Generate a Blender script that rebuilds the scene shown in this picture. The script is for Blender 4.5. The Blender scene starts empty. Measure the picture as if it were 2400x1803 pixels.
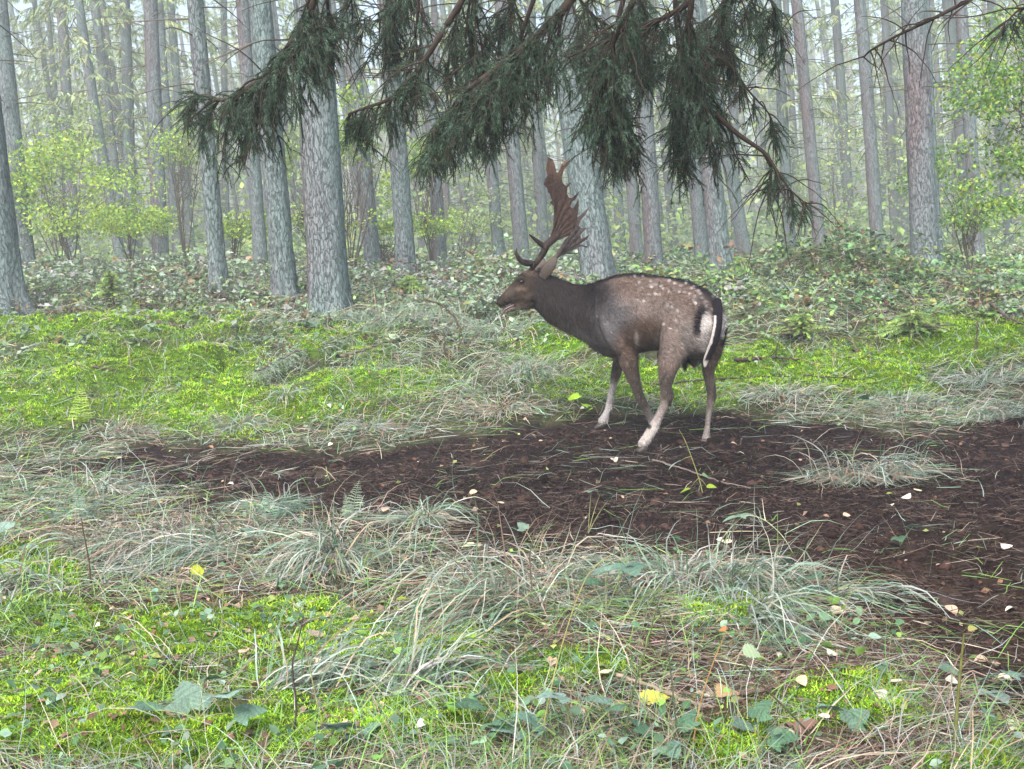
import bpy, bmesh, math, random
import numpy as np
from mathutils import Vector, Matrix

random.seed(7)
RNG = np.random.default_rng(11)
scene = bpy.context.scene
COL = scene.collection
R = math.radians

# ------------------------------------------------------------------ camera
IW, IH, FPX = 2400.0, 1803.0, 2573.0
CAMH, PITCH, ROLL = 1.15, R(7.1), R(2.0)
CAM = np.array([0.0, 0.0, CAMH])
_f = np.array([0, math.cos(PITCH), -math.sin(PITCH)])
_r0 = np.array([1.0, 0, 0]); _u0 = np.array([0, math.sin(PITCH), math.cos(PITCH)])
_r = _r0 * math.cos(ROLL) - _u0 * math.sin(ROLL)
_u = _u0 * math.cos(ROLL) + _r0 * math.sin(ROLL)
cam_data = bpy.data.cameras.new('camera')
cam_data.sensor_width = 36.0
cam_data.lens = 36.0 * FPX / IW
cam_data.clip_start = 0.05
cam_data.clip_end = 600
cam = bpy.data.objects.new('camera', cam_data)
COL.objects.link(cam)
cam.matrix_world = Matrix(((_r[0], _u[0], -_f[0], CAM[0]), (_r[1], _u[1], -_f[1], CAM[1]),
                           (_r[2], _u[2], -_f[2], CAM[2]), (0, 0, 0, 1)))
scene.camera = cam

# ------------------------------------------------------------------ sky, sun, exposure
world = bpy.data.worlds.new('World'); scene.world = world; world.use_nodes = True
wn = world.node_tree; wn.nodes.clear()
SUN_EL, SUN_AZ = R(48), R(200)
sky = wn.nodes.new('ShaderNodeTexSky'); sky.sky_type = 'NISHITA'; sky.sun_disc = False
sky.sun_elevation = SUN_EL; sky.sun_rotation = SUN_AZ
sky.air_density = 1.0; sky.dust_density = 6.0; sky.ozone_density = 1.0; sky.altitude = 0
hs = wn.nodes.new('ShaderNodeHueSaturation'); hs.inputs['Saturation'].default_value = 1.0
bg = wn.nodes.new('ShaderNodeBackground'); bg.inputs['Strength'].default_value = 0.15
wo = wn.nodes.new('ShaderNodeOutputWorld')
wn.links.new(sky.outputs[0], hs.inputs['Color']); wn.links.new(hs.outputs[0], bg.inputs[0]); wn.links.new(bg.outputs[0], wo.inputs[0])
sun_data = bpy.data.lights.new('sun', 'SUN'); sun_data.energy = 1.3; sun_data.angle = R(24); sun_data.color = (1, .99, .97)
sun = bpy.data.objects.new('sun', sun_data); COL.objects.link(sun)
sd = Vector((math.sin(SUN_AZ) * math.cos(SUN_EL), math.cos(SUN_AZ) * math.cos(SUN_EL), math.sin(SUN_EL)))
sun.rotation_euler = sd.to_track_quat('Z', 'Y').to_euler()
scene.view_settings.view_transform = 'Standard'; scene.view_settings.look = 'None'
scene.view_settings.exposure = 1.62; scene.view_settings.gamma = 1.0
scene.view_settings.use_curve_mapping = False
scene.render.engine = 'CYCLES'
scene.cycles.use_denoising = True
scene.cycles.max_bounces = 6; scene.cycles.diffuse_bounces = 3; scene.cycles.glossy_bounces = 2
scene.cycles.transmission_bounces = 3; scene.cycles.transparent_max_bounces = 4; scene.cycles.volume_bounces = 1

# ------------------------------------------------------------------ projection helpers
def P(u, v, d):
    """point at camera depth d seen at photograph position u, v"""
    u = np.asarray(u, float)[..., None]; v = np.asarray(v, float)[..., None]; d = np.asarray(d, float)[..., None]
    return CAM + d * (_f + _r * (u - IW / 2) / FPX + _u * (IH / 2 - v) / FPX)
def proj(p):
    q = np.asarray(p, float) - CAM
    z = np.maximum(q @ _f, 1e-3)
    return IW / 2 + FPX * (q @ _r) / z, IH / 2 - FPX * (q @ _u) / z, z

# ------------------------------------------------------------------ numpy noise
def _hash(ix, iy, iz, seed):
    n = (ix * 374761393 + iy * 668265263 + iz * 2147483647 * 3 + seed * 144665) & 0xFFFFFFFF
    n = ((n ^ (n >> 13)) * 1274126177) & 0xFFFFFFFF
    n = ((n ^ (n >> 15)) * 2246822519) & 0xFFFFFFFF
    return ((n ^ (n >> 16)) & 0xFFFFFF) / float(0xFFFFFF)
def vnoise(x, y, z=0.0, seed=0):
    x, y, z = np.broadcast_arrays(np.asarray(x, float), np.asarray(y, float), np.asarray(z, float))
    ix, iy, iz = (np.floor(a).astype(np.int64) for a in (x, y, z))
    fx, fy, fz = x - ix, y - iy, z - iz
    fx, fy, fz = (a * a * (3 - 2 * a) for a in (fx, fy, fz))
    out = 0
    for dx in (0, 1):
        for dy in (0, 1):
            for dz in (0, 1):
                w = (fx if dx else 1 - fx) * (fy if dy else 1 - fy) * (fz if dz else 1 - fz)
                out = out + w * _hash(ix + dx, iy + dy, iz + dz, seed)
    return out * 2 - 1
def fbm(x, y, z=0.0, seed=0, octaves=4):
    s, a, f = 0, 1.0, 1.0
    for i in range(octaves):
        s = s + a * vnoise(np.asarray(x) * f, np.asarray(y) * f, np.asarray(z) * f, seed + i * 17)
        a *= .5; f *= 2.03
    return s / 1.9
def smooth(a, b, x):
    t = np.clip((np.asarray(x, float) - a) / (b - a), 0, 1)
    return t * t * (3 - 2 * t)

# ------------------------------------------------------------------ ground height and regions
_pd = np.array([-50, 0, 7.0, 7.5, 8, 9, 10, 12, 16, 22, 30, 50, 400.])
_pz = np.array([0, 0, .0, .14, .29, .5, .62, .70, .80, .88, .93, .97, 1.0])
_tx = np.linspace(-60, 420, 9601)
_tz = np.interp(_tx, _pd, _pz)
_k = np.exp(-np.linspace(-2, 2, 15) ** 2); _tz = np.convolve(np.pad(_tz, 7, 'edge'), _k / _k.sum(), 'valid')
def T_soil(u):
    return np.interp(u, [-600, 0, 230, 330, 700, 900, 1150, 1300, 1500, 1900, 2080, 2250, 2400, 3000],
                     [1120, 1090, 1070, 1045, 1058, 1035, 1005, 972, 955, 962, 1012, 1000, 965, 940])
def B_soil(u):
    return np.interp(u, [-600, 0, 230, 330, 500, 700, 950, 1100, 1300, 1600, 1900, 2100, 2300, 2400, 3000],
                     [1135, 1120, 1140, 1175, 1190, 1215, 1235, 1285, 1310, 1310, 1380, 1480, 1600, 1660, 1850])
MOSS = [(250, 765, 330, 45), (330, 870, 340, 75), (560, 955, 400, 60), (60, 950, 160, 60), (800, 800, 130, 45), (1430, 890, 150, 60), (1300, 800, 130, 60),
        (900, 900, 220, 50), (1900, 860, 330, 50), (2280, 800, 270, 60), (1640, 900, 120, 60), (2050, 900, 150, 30), (480, 1480, 210, 60), (250, 1630, 280, 90),
        (700, 1590, 180, 60), (820, 1500, 130, 60), (1030, 1500, 110, 60), (60, 1340, 130, 70), (1985, 1640, 190, 75), (2330, 1790, 150, 60), (1150, 1600, 100, 40),
        (1700, 1420, 120, 50), (120, 1460, 120, 60), (1720, 1750, 100, 60), (700, 1430, 120, 30), (450, 1720, 330, 70), (950, 1690, 220, 60), (60, 1700, 150, 80), (1330, 1560, 150, 40)]
def regions(x, y, z):
    """soil, moss, brown litter weights (0..1) of ground points"""
    u, v, d = proj(np.stack([x, y, z], -1))
    n = fbm(x * 1.1, y * 1.1, 0, 5) ; n2 = fbm(x * 4, y * 4, 0, 9)
    vv = v + 52 * n + 38 * n2 + 14 * fbm(x * 15, y * 15, 0, 10, 2)
    w = 20 + 0 * u
    soil = smooth(T_soil(u) - w, T_soil(u) + w, vv) * (1 - smooth(B_soil(u) - 35, B_soil(u) + 45, vv))
    m = 0
    for (mu, mv, ru, rv) in MOSS:
        m = np.maximum(m, 1.25 - np.sqrt(((u - mu) / ru) ** 2 + ((v - mv) / rv) ** 2) * .8)
    m = smooth(.15, .75, m + .45 * n2 + .25 * n) * (1 - soil)
    brown = smooth(1450, 2000, u) * smooth(1300, 1420, v) * (1 - m)
    brown = np.clip(np.maximum(brown, (.35 + .6 * n2) * smooth(1150, 1250, v) * (1 - m)), 0, 1) * (1 - soil)
    return soil, m, brown, u, v, d
def H0(x, y):
    d = y * math.cos(PITCH) + .12
    z = np.interp(d, _tx, _tz)
    nearm = smooth(7.2, 8.5, d)
    z = z + nearm * (.11 * fbm(x * .9, y * .9, 0, 3, 3) + .08 * fbm(x * 2.6, y * 2.6, 0, 4, 2))
    z = z + smooth(13, 22, d) * .18 * fbm(x * .12, y * .12, 0, 8, 2)
    z = z - .026 * np.clip(x, -12, 12) * smooth(9.5, 14, y)
    z = z - smooth(7.3, 8.4, d) * .13 * (1 - np.abs(fbm(x * 1.2, y * 1.5, 0, 14, 3))) ** 7
    # bramble mound on the bank behind the buck
    z = z + .42 * np.exp(-(((x - 3.72) / .85) ** 2 + ((y - 12.6) / 1.3) ** 2))
    # dip under the mossy overhang, left
    z = z - .26 * np.exp(-(((x + 2.9) / .35) ** 2 + ((y - 9.0) / .3) ** 2))
    z = z + .16 * np.exp(-(((x - 3.3) / .7) ** 2 + ((y - 5.8) / .6) ** 2)) * smooth(2.4, 3.2, x)
    return z
def H(x, y, detail=True):
    z = H0(x, y)
    if detail:
        s = regions(x, y, z)
        soil, m, br = s[0], s[1], s[2]
        near = 1 - smooth(9, 16, y)
        rid = 1 - np.abs(fbm(x * 7, y * 9, 0, 21, 3)) * 2
        z = z + near * soil * (.050 * fbm(x * 2.6, y * 3.4, 0, 20, 3) + .020 * rid + .008 * fbm(x * 40, y * 40, 0, 22, 2) - .02)
        z = z + near * m * (.075 * np.abs(fbm(x * 4, y * 4, 0, 30, 3)) + .01)
        z = z + near * (1 - soil) * .016 * fbm(x * 6, y * 6, 0, 31, 3)
    return z
def G(u, v, detail=True):
    """ground point under a photograph position"""
    u = np.atleast_1d(np.asarray(u, float)); v = np.atleast_1d(np.asarray(v, float))
    ds = np.concatenate([np.arange(1.2, 14, .04), np.arange(14, 60, .4)])
    q = P(u[:, None], v[:, None], ds[None])
    below = q[..., 2] <= H0(q[..., 0], q[..., 1]); below[:, -1] = True
    best = ds[np.argmax(below, 1)]
    p = P(u, v, best)
    p[..., 2] = H(p[..., 0], p[..., 1], detail)
    return p

# ------------------------------------------------------------------ mesh building
def link(o, parent=None):
    COL.objects.link(o)
    if parent is not None: o.parent = parent
    return o
def mesh_np(name, V, faces, mat, col=None, parent=None, smooth_sh=False):
    """V (n,3); faces: list of int arrays (m,k); col (n,3) point colours"""
    me = bpy.data.meshes.new(name)
    V = np.ascontiguousarray(V, np.float32)
    faces = [f for f in faces if len(f)]
    nl = sum(f.size for f in faces); nf = sum(len(f) for f in faces)
    me.vertices.add(len(V)); me.vertices.foreach_set('co', V.ravel())
    me.loops.add(nl); me.polygons.add(nf)
    me.loops.foreach_set('vertex_index', np.concatenate([f.ravel() for f in faces]).astype(np.int32))
    tot = np.concatenate([np.full(len(f), f.shape[1]) for f in faces]).astype(np.int32)
    start = np.concatenate([[0], np.cumsum(tot)[:-1]]).astype(np.int32)
    me.polygons.foreach_set('loop_start', start)
    if smooth_sh: me.polygons.foreach_set('use_smooth', np.ones(nf, bool))
    me.update(calc_edges=True); me.validate()
    if col is not None:
        a = me.color_attributes.new('col', 'FLOAT_COLOR', 'POINT')
        c = np.ones((len(V), 4), np.float32); c[:, :3] = np.clip(col, 0, 1)
        a.data.foreach_set('color', c.ravel())
    if mat: me.materials.append(mat)
    o = bpy.data.objects.new(name, me)
    return link(o, parent)
def tag(o, label=None, cat=None, group=None, kind=None):
    if label: o['label'] = label
    if cat: o['category'] = cat
    if group: o['group'] = group
    if kind: o['kind'] = kind
    return o
def empty(name, loc, label=None, cat=None, group=None):
    o = bpy.data.objects.new(name, None); o.empty_display_size = .1
    o.location = Vector(loc); link(o); tag(o, label, cat, group)
    return o
class Pile:
    """collects vertex/face/colour arrays for one mesh"""
    def __init__(s): s.V = []; s.F = []; s.C = []; s.n = 0
    def add(s, V, F, C):
        V = np.asarray(V, float).reshape(-1, 3); C = np.asarray(C, float)
        if C.ndim == 1: C = np.repeat(C[None], len(V), 0)
        for f in (F if isinstance(F, list) else [F]): s.F.append(np.asarray(f) + s.n)
        s.V.append(V); s.C.append(C); s.n += len(V); return s
    def build(s, name, mat, parent=None, smooth_sh=False, origin=None):
        V = np.concatenate(s.V)
        if origin is not None: V = V - np.asarray(origin)
        fs = {}
        for f in s.F: fs.setdefault(f.shape[1], []).append(f)
        return mesh_np(name, V, [np.concatenate(x) for x in fs.values()], mat, np.concatenate(s.C), parent, smooth_sh)
def ribbons(Pt, W, S, C):
    """Pt (N,K,3), W (N,K), S side vectors (N,3), C (N,3) or (N,K,3)"""
    N, K, _ = Pt.shape
    if S.ndim == 2: S = np.repeat(S[:, None], K, 1)
    a = Pt - S * W[..., None] / 2; b = Pt + S * W[..., None] / 2
    V = np.stack([a, b], 2).reshape(-1, 3)
    i = (np.arange(N)[:, None] * K + np.arange(K - 1)[None]) * 2
    F = np.stack([i, i + 1, i + 3, i + 2], -1).reshape(-1, 4)
    if C.ndim == 2: C = np.repeat(C[:, None], K, 1)
    return V, F, np.repeat(C, 2, 1).reshape(-1, 3)
def tubes(Pt, Rd, C, sides=4):
    N, K, _ = Pt.shape
    Tn = np.gradient(Pt, axis=1); Tn /= np.linalg.norm(Tn, axis=-1, keepdims=True) + 1e-9
    ref = np.where(np.abs(Tn[..., 2:3]) > .8, np.array([1., 0, 0]), np.array([0, 0, 1.]))
    A = np.cross(Tn, ref); A /= np.linalg.norm(A, axis=-1, keepdims=True) + 1e-9
    B = np.cross(Tn, A)
    th = np.arange(sides) * 2 * np.pi / sides
    V = Pt[:, :, None] + Rd[..., None, None] * (A[:, :, None] * np.cos(th)[:, None] + B[:, :, None] * np.sin(th)[:, None])
    base = (np.arange(N)[:, None] * K + np.arange(K - 1)[None]) * sides
    s = np.arange(sides); s2 = (s + 1) % sides
    F = np.stack([base[..., None] + s, base[..., None] + s2, base[..., None] + sides + s2, base[..., None] + sides + s], -1).reshape(-1, 4)
    if C.ndim == 2: C = np.repeat(C[:, None], K, 1)
    return V.reshape(-1, 3), F, np.repeat(C, sides, 1).reshape(-1, 3)
def paths(root, D, L, K, grav, wob=0.0, rng=RNG):
    """curved paths: root (N,3), start dir D (N,3), length L (N,), gravity bend per unit"""
    N = len(root); Pt = np.zeros((N, K, 3)); Pt[:, 0] = root
    D = D / (np.linalg.norm(D, axis=1, keepdims=True) + 1e-9)
    st = (L / (K - 1))[:, None]
    grav = np.broadcast_to(np.asarray(grav, float), (N,))
    for k in range(1, K):
        D = D + np.array([0, 0, -1.]) * (grav / (K - 1))[:, None]
        if wob: D = D + rng.normal(0, wob, (N, 3))
        D = D / (np.linalg.norm(D, axis=1, keepdims=True) + 1e-9)
        Pt[:, k] = Pt[:, k - 1] + D * st
    return Pt
def side_of(Pt, rng=RNG, jit=.4):
    T = Pt[:, -1] - Pt[:, 0]
    s = np.cross(T, np.array([0, 0, 1.])) + rng.normal(0, jit, (len(Pt), 3)) * np.linalg.norm(T, axis=1, keepdims=True)
    s -= T * (np.sum(s * T, 1) / (np.sum(T * T, 1) + 1e-9))[:, None]
    return s / (np.linalg.norm(s, axis=1, keepdims=True) + 1e-9)
def frames(N_, spin, rng=RNG):
    """rotation matrices whose z axis is N_ (N,3), spun by spin"""
    z = N_ / (np.linalg.norm(N_, axis=1, keepdims=True) + 1e-9)
    ref = np.where(np.abs(z[:, 2:3]) > .95, np.array([1., 0, 0]), np.array([0, 0, 1.]))
    x = np.cross(ref, z); x /= np.linalg.norm(x, axis=1, keepdims=True)
    y = np.cross(z, x)
    c, s = np.cos(spin)[:, None], np.sin(spin)[:, None]
    x2 = x * c + y * s; y2 = -x * s + y * c
    return np.stack([x2, y2, z], -1)
def inst(TV, TF, pos, M, sc, C):
    n = len(TV); sc = np.asarray(sc); sc = sc[:, None, None] if sc.ndim == 1 else sc[:, None, :]
    V = np.einsum('nij,nkj->nki', M, TV[None] * sc) + pos[:, None]
    off = (np.arange(len(pos)) * n)
    Fs = [(f[None] + off[:, None, None]).reshape(-1, f.shape[1]) for f in (TF if isinstance(TF, list) else [TF])]
    return V.reshape(-1, 3), Fs, np.repeat(C, n, 0)
def pal(cols, N, rng=RNG, jit=.18):
    cols = np.array(cols); c = cols[rng.integers(0, len(cols), N)]
    return c * np.exp(rng.normal(0, jit, (N, 1))) * (1 + rng.normal(0, .05, (N, 3)))

# ------------------------------------------------------------------ materials
def mat_new(name):
    m = bpy.data.materials.new(name); m.use_nodes = True
    nt = m.node_tree; nt.nodes.clear()
    out = nt.nodes.new('ShaderNodeOutputMaterial'); b = nt.nodes.new('ShaderNodeBsdfPrincipled')
    nt.links.new(b.outputs[0], out.inputs[0])
    return m, nt, b, out
def nd(nt, t, **k):
    n = nt.nodes.new(t)
    for a, v in k.items():
        if a.startswith('i_'): n.inputs[a[2:].replace('_', ' ')].default_value = v
        else: setattr(n, a, v)
    return n
def mat_attr(name, rough=.6, transl=0.0, spec=.4, noise_scale=40, noise_amt=.25, bump=0.0, bump_scale=200, sheen=0):
    m, nt, b, out = mat_new(name)
    a = nd(nt, 'ShaderNodeAttribute', attribute_name='col')
    tc = nd(nt, 'ShaderNodeTexCoord')
    n = nd(nt, 'ShaderNodeTexNoise'); n.inputs['Scale'].default_value = noise_scale; n.inputs['Detail'].default_value = 3
    nt.links.new(tc.outputs['Object'], n.inputs['Vector'])
    mr = nd(nt, 'ShaderNodeMapRange'); mr.inputs[1].default_value = .25; mr.inputs[2].default_value = .75
    mr.inputs[3].default_value = 1 - noise_amt; mr.inputs[4].default_value = 1 + noise_amt
    nt.links.new(n.outputs[0], mr.inputs[0])
    mx = nd(nt, 'ShaderNodeVectorMath', operation='SCALE')
    nt.links.new(a.outputs['Color'], mx.inputs[0]); nt.links.new(mr.outputs[0], mx.inputs['Scale'])
    nt.links.new(mx.outputs[0], b.inputs['Base Color'])
    b.inputs['Roughness'].default_value = rough; b.inputs['Specular IOR Level'].default_value = spec
    if sheen: b.inputs['Sheen Weight'].default_value = sheen
    if bump:
        n2 = nd(nt, 'ShaderNodeTexNoise'); n2.inputs['Scale'].default_value = bump_scale; n2.inputs['Detail'].default_value = 4
        nt.links.new(tc.outputs['Object'], n2.inputs['Vector'])
        bp = nd(nt, 'ShaderNodeBump'); bp.inputs['Strength'].default_value = bump; bp.inputs['Distance'].default_value = .01
        nt.links.new(n2.outputs[0], bp.inputs['Height']); nt.links.new(bp.outputs[0], b.inputs['Normal'])
    if transl:
        t = nd(nt, 'ShaderNodeBsdfTranslucent'); nt.links.new(mx.outputs[0], t.inputs[0])
        ms = nd(nt, 'ShaderNodeMixShader'); ms.inputs[0].default_value = transl
        nt.links.new(b.outputs[0], ms.inputs[1]); nt.links.new(t.outputs[0], ms.inputs[2]); nt.links.new(ms.outputs[0], out.inputs[0])
    return m
def mat_bark():
    m, nt, b, out = mat_new('spruce_bark')
    tc = nd(nt, 'ShaderNodeTexCoord'); oi = nd(nt, 'ShaderNodeObjectInfo')
    ad = nd(nt, 'ShaderNodeVectorMath', operation='MULTIPLY_ADD'); ad.inputs[1].default_value = (1, 1, .27)
    sc = nd(nt, 'ShaderNodeVectorMath', operation='SCALE'); sc.inputs[0].default_value = (37, 19, 53)
    nt.links.new(oi.outputs['Random'], sc.inputs['Scale']); nt.links.new(tc.outputs['Object'], ad.inputs[0]); nt.links.new(sc.outputs[0], ad.inputs[2])
    # warp
    nw = nd(nt, 'ShaderNodeTexNoise'); nw.inputs['Scale'].default_value = 11; nw.inputs['Detail'].default_value = 6; nw.inputs['Roughness'].default_value = .65
    nt.links.new(ad.outputs[0], nw.inputs['Vector'])
    wv = nd(nt, 'ShaderNodeVectorMath', operation='MULTIPLY_ADD'); wv.inputs[1].default_value = (.13, .13, .13)
    nt.links.new(nw.outputs['Color'], wv.inputs[0]); nt.links.new(ad.outputs[0], wv.inputs[2])
    vo = nd(nt, 'ShaderNodeTexVoronoi', feature='DISTANCE_TO_EDGE'); vo.inputs['Scale'].default_value = 34
    nt.links.new(wv.outputs[0], vo.inputs['Vector'])
    vc = nd(nt, 'ShaderNodeTexVoronoi'); vc.inputs['Scale'].default_value = 26
    nt.links.new(wv.outputs[0], vc.inputs['Vector'])
    nf = nd(nt, 'ShaderNodeTexNoise'); nf.inputs['Scale'].default_value = 55; nf.inputs['Detail'].default_value = 5; nf.inputs['Roughness'].default_value = .7
    nt.links.new(ad.outputs[0], nf.inputs['Vector'])
    nl = nd(nt, 'ShaderNodeTexNoise'); nl.inputs['Scale'].default_value = 2.2; nl.inputs['Detail'].default_value = 4
    nt.links.new(ad.outputs[0], nl.inputs['Vector'])
    # algae side
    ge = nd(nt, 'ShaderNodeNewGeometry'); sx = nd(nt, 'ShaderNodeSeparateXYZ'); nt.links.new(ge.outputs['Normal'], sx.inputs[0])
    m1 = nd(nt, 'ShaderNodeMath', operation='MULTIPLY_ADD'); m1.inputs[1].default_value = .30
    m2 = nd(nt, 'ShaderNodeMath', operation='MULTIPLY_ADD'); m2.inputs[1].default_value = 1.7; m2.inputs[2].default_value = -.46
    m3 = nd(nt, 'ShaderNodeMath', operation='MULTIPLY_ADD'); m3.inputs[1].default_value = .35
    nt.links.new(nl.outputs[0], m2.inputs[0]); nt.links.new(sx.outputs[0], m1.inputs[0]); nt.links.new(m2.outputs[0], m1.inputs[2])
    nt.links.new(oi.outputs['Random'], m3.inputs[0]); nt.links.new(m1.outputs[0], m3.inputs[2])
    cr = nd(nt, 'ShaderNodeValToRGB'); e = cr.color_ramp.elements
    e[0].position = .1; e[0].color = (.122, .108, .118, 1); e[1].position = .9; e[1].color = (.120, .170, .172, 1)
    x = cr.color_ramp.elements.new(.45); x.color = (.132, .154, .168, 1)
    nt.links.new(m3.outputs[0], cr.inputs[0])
    cracks = nd(nt, 'ShaderNodeMapRange'); cracks.inputs[1].default_value = 0; cracks.inputs[2].default_value = .10; cracks.inputs[3].default_value = .38; cracks.inputs[4].default_value = 1
    nt.links.new(vo.outputs['Distance'], cracks.inputs[0])
    fr = nd(nt, 'ShaderNodeMapRange'); fr.inputs[1].default_value = .3; fr.inputs[2].default_value = .7; fr.inputs[3].default_value = .5; fr.inputs[4].default_value = 1.45
    nt.links.new(nf.outputs[0], fr.inputs[0])
    mu = nd(nt, 'ShaderNodeMath', operation='MULTIPLY'); nt.links.new(cracks.outputs[0], mu.inputs[0]); nt.links.new(fr.outputs[0], mu.inputs[1])
    vs = nd(nt, 'ShaderNodeVectorMath', operation='SCALE'); nt.links.new(cr.outputs[0], vs.inputs[0]); nt.links.new(mu.outputs[0], vs.inputs['Scale'])
    nt.links.new(vs.outputs[0], b.inputs['Base Color'])
    b.inputs['Roughness'].default_value = .95; b.inputs['Specular IOR Level'].default_value = .04
    hsum = nd(nt, 'ShaderNodeMath', operation='MULTIPLY_ADD'); hsum.inputs[1].default_value = .6
    nt.links.new(nf.outputs[0], hsum.inputs[0]); nt.links.new(cracks.outputs[0], hsum.inputs[2])
    bp = nd(nt, 'ShaderNodeBump'); bp.inputs['Strength'].default_value = .9; bp.inputs['Distance'].default_value = .012
    nt.links.new(hsum.outputs[0], bp.inputs['Height']); nt.links.new(bp.outputs[0], b.inputs['Normal'])
    return m
M_bark = mat_bark()
M_ground = mat_attr('forest_floor', 1.0, 0, .0, 60, .45, .8, 90)
M_leaf = mat_attr('leaves', .5, .35, .25, 30, .2)
M_bramble = mat_attr('bramble_leaves', .5, .2, .2, 25, .3, .5, 60)
M_grass = mat_attr('grass_blades', .6, .3, .15, 30, .2)
M_moss = mat_attr('moss', .9, .35, .0, 12, .3)
M_litter = mat_attr('litter', .9, .1, .05, 50, .3)
M_wood = mat_attr('twig_wood', .95, 0, .03, 60, .35)
M_needle = mat_attr('spruce_needles', .8, .12, .05, 8, .25)
M_fneedle = mat_attr('far_spruce_needles', .7, .25, .2, 2, .25)
M_fur = mat_attr('deer_coat', .9, 0, .03, 120, .25, .4, 260, 0)
M_hair = mat_attr('deer_hair', .9, .1, .03, 90, .2)
M_horn = mat_attr('antler_bone', .6, 0, .12, 60, .5, .9, 90)
M_dark = mat_attr('dark_keratin', .45, 0, .4, 60, .2)
M_eye = mat_attr('eye_wet', .2, 0, .3, 60, .05)

# ------------------------------------------------------------------ ground sheet
def build_ground():
    th = np.concatenate([np.linspace(-180, -50, 40, endpoint=False), np.linspace(-50, -30, 60, endpoint=False), np.linspace(-30, 30, 520, endpoint=False),
                         np.linspace(30, 50, 60, endpoint=False), np.linspace(50, 180, 40, endpoint=False)])
    r = np.concatenate([[.02, .5, 1.0, 1.4], np.arange(1.8, 8, .02), np.geomspace(8, 16, 140, endpoint=False), np.geomspace(16, 330, 70)])
    t = np.radians(th)
    X = np.sin(t)[None] * r[:, None]; Y = np.cos(t)[None] * r[:, None]
    Z = H(X, Y)
    nr, n = X.shape
    V = np.stack([X, Y, Z], -1).reshape(-1, 3)
    i = np.arange(nr - 1)[:, None] * n + np.arange(n)[None]; j = np.arange(nr - 1)[:, None] * n + ((np.arange(n) + 1) % n)[None]
    F = np.stack([i, i + n, j + n, j], -1).reshape(-1, 4)
    F = F[:, ::-1]
    x, y, z = V.T
    soil, m, br, u, v, d = regions(x, y, z)
    n1 = fbm(x * 3, y * 3, 0, 40); n2 = fbm(x * 14, y * 14, 0, 41); n3 = fbm(x * .7, y * .7, 0, 42)
    under = np.array([.036, .040, .022])[None] * (1 + .5 * n2[:, None]) + np.array([.03, .022, .012])[None] * np.clip(n1, 0, 1)[:, None]  # ground below the grass coloured dark, painting in the shade between blades
    wm = smooth(1180, 1420, v)[:, None] * smooth(900, 1700, u)[:, None]; c_soil = (np.array([.0150, .0112, .0122])[None] * (1 - wm) + np.array([.033, .022, .018])[None] * wm) * (1 + .45 * n1[:, None] + .4 * n2[:, None])
    c_moss = np.array([.05, .10, .012])[None] * (1 + .3 * n2[:, None])
    c_br = np.array([.085, .052, .038])[None] * (1 + .5 * n2[:, None])
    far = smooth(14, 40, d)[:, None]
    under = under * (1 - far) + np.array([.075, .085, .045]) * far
    C = under
    C = C * (1 - br[:, None]) + c_br * br[:, None]
    C = C * (1 - m[:, None]) + c_moss * m[:, None]
    C = C * (1 - soil[:, None]) + c_soil * soil[:, None]
    g = mesh_np('forest_ground', V, [F], M_ground, np.clip(C, .004, 1), None, True)
    tag(g, kind='structure')
    return g
build_ground()

# ------------------------------------------------------------------ trees
def trunk_mesh(name, r0, height, sides, rings, seed, taper=.5, flare=.5, parent=None, sweep=.08):
    t = np.linspace(0, 1, rings) ** 1.6
    z = t * height - .25
    a = np.arange(sides) * 2 * np.pi / sides
    rz = r0 * (1 - (1 - taper) * np.clip(z, 0, None) / height) * (1 + flare * np.exp(-np.clip(z + .05, 0, None) / .16))
    Z, A = np.meshgrid(z, a, indexing='ij')
    lob = 1 + .16 * np.exp(-np.clip(Z, 0, None) / .25) * np.sin(A * 5 + seed) + .03 * np.sin(A * 2 + seed * 2)
    ny = fbm(np.cos(A) * r0 * 45 + seed, np.sin(A) * r0 * 45, Z * 9, seed, 3)
    ny2 = fbm(np.cos(A) * r0 * 12 + seed, np.sin(A) * r0 * 12, Z * 3, seed + 3, 2)
    rr = rz[:, None] * lob + (.010 * ny + .008 * ny2) * min(1, r0 / .1)
    cx = sweep * np.sin(z * .45 + seed) - sweep * math.sin(seed); cy = sweep * np.cos(z * .37 + seed * 2) - sweep * math.cos(seed * 2)
    V = np.stack([np.cos(A) * rr + cx[:, None], np.sin(A) * rr + cy[:, None], Z], -1).reshape(-1, 3)
    i = np.arange(rings - 1)[:, None] * sides + np.arange(sides)[None]; j = np.arange(rings - 1)[:, None] * sides + ((np.arange(sides) + 1) % sides)[None]
    F = np.stack([i, j, j + sides, i + sides], -1).reshape(-1, 4)
    return mesh_np(name, V, [F], M_bark, None, parent, True)
FN = [(.22, .30, .15), (.28, .36, .17), (.18, .26, .15), (.34, .38, .18)]
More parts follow.
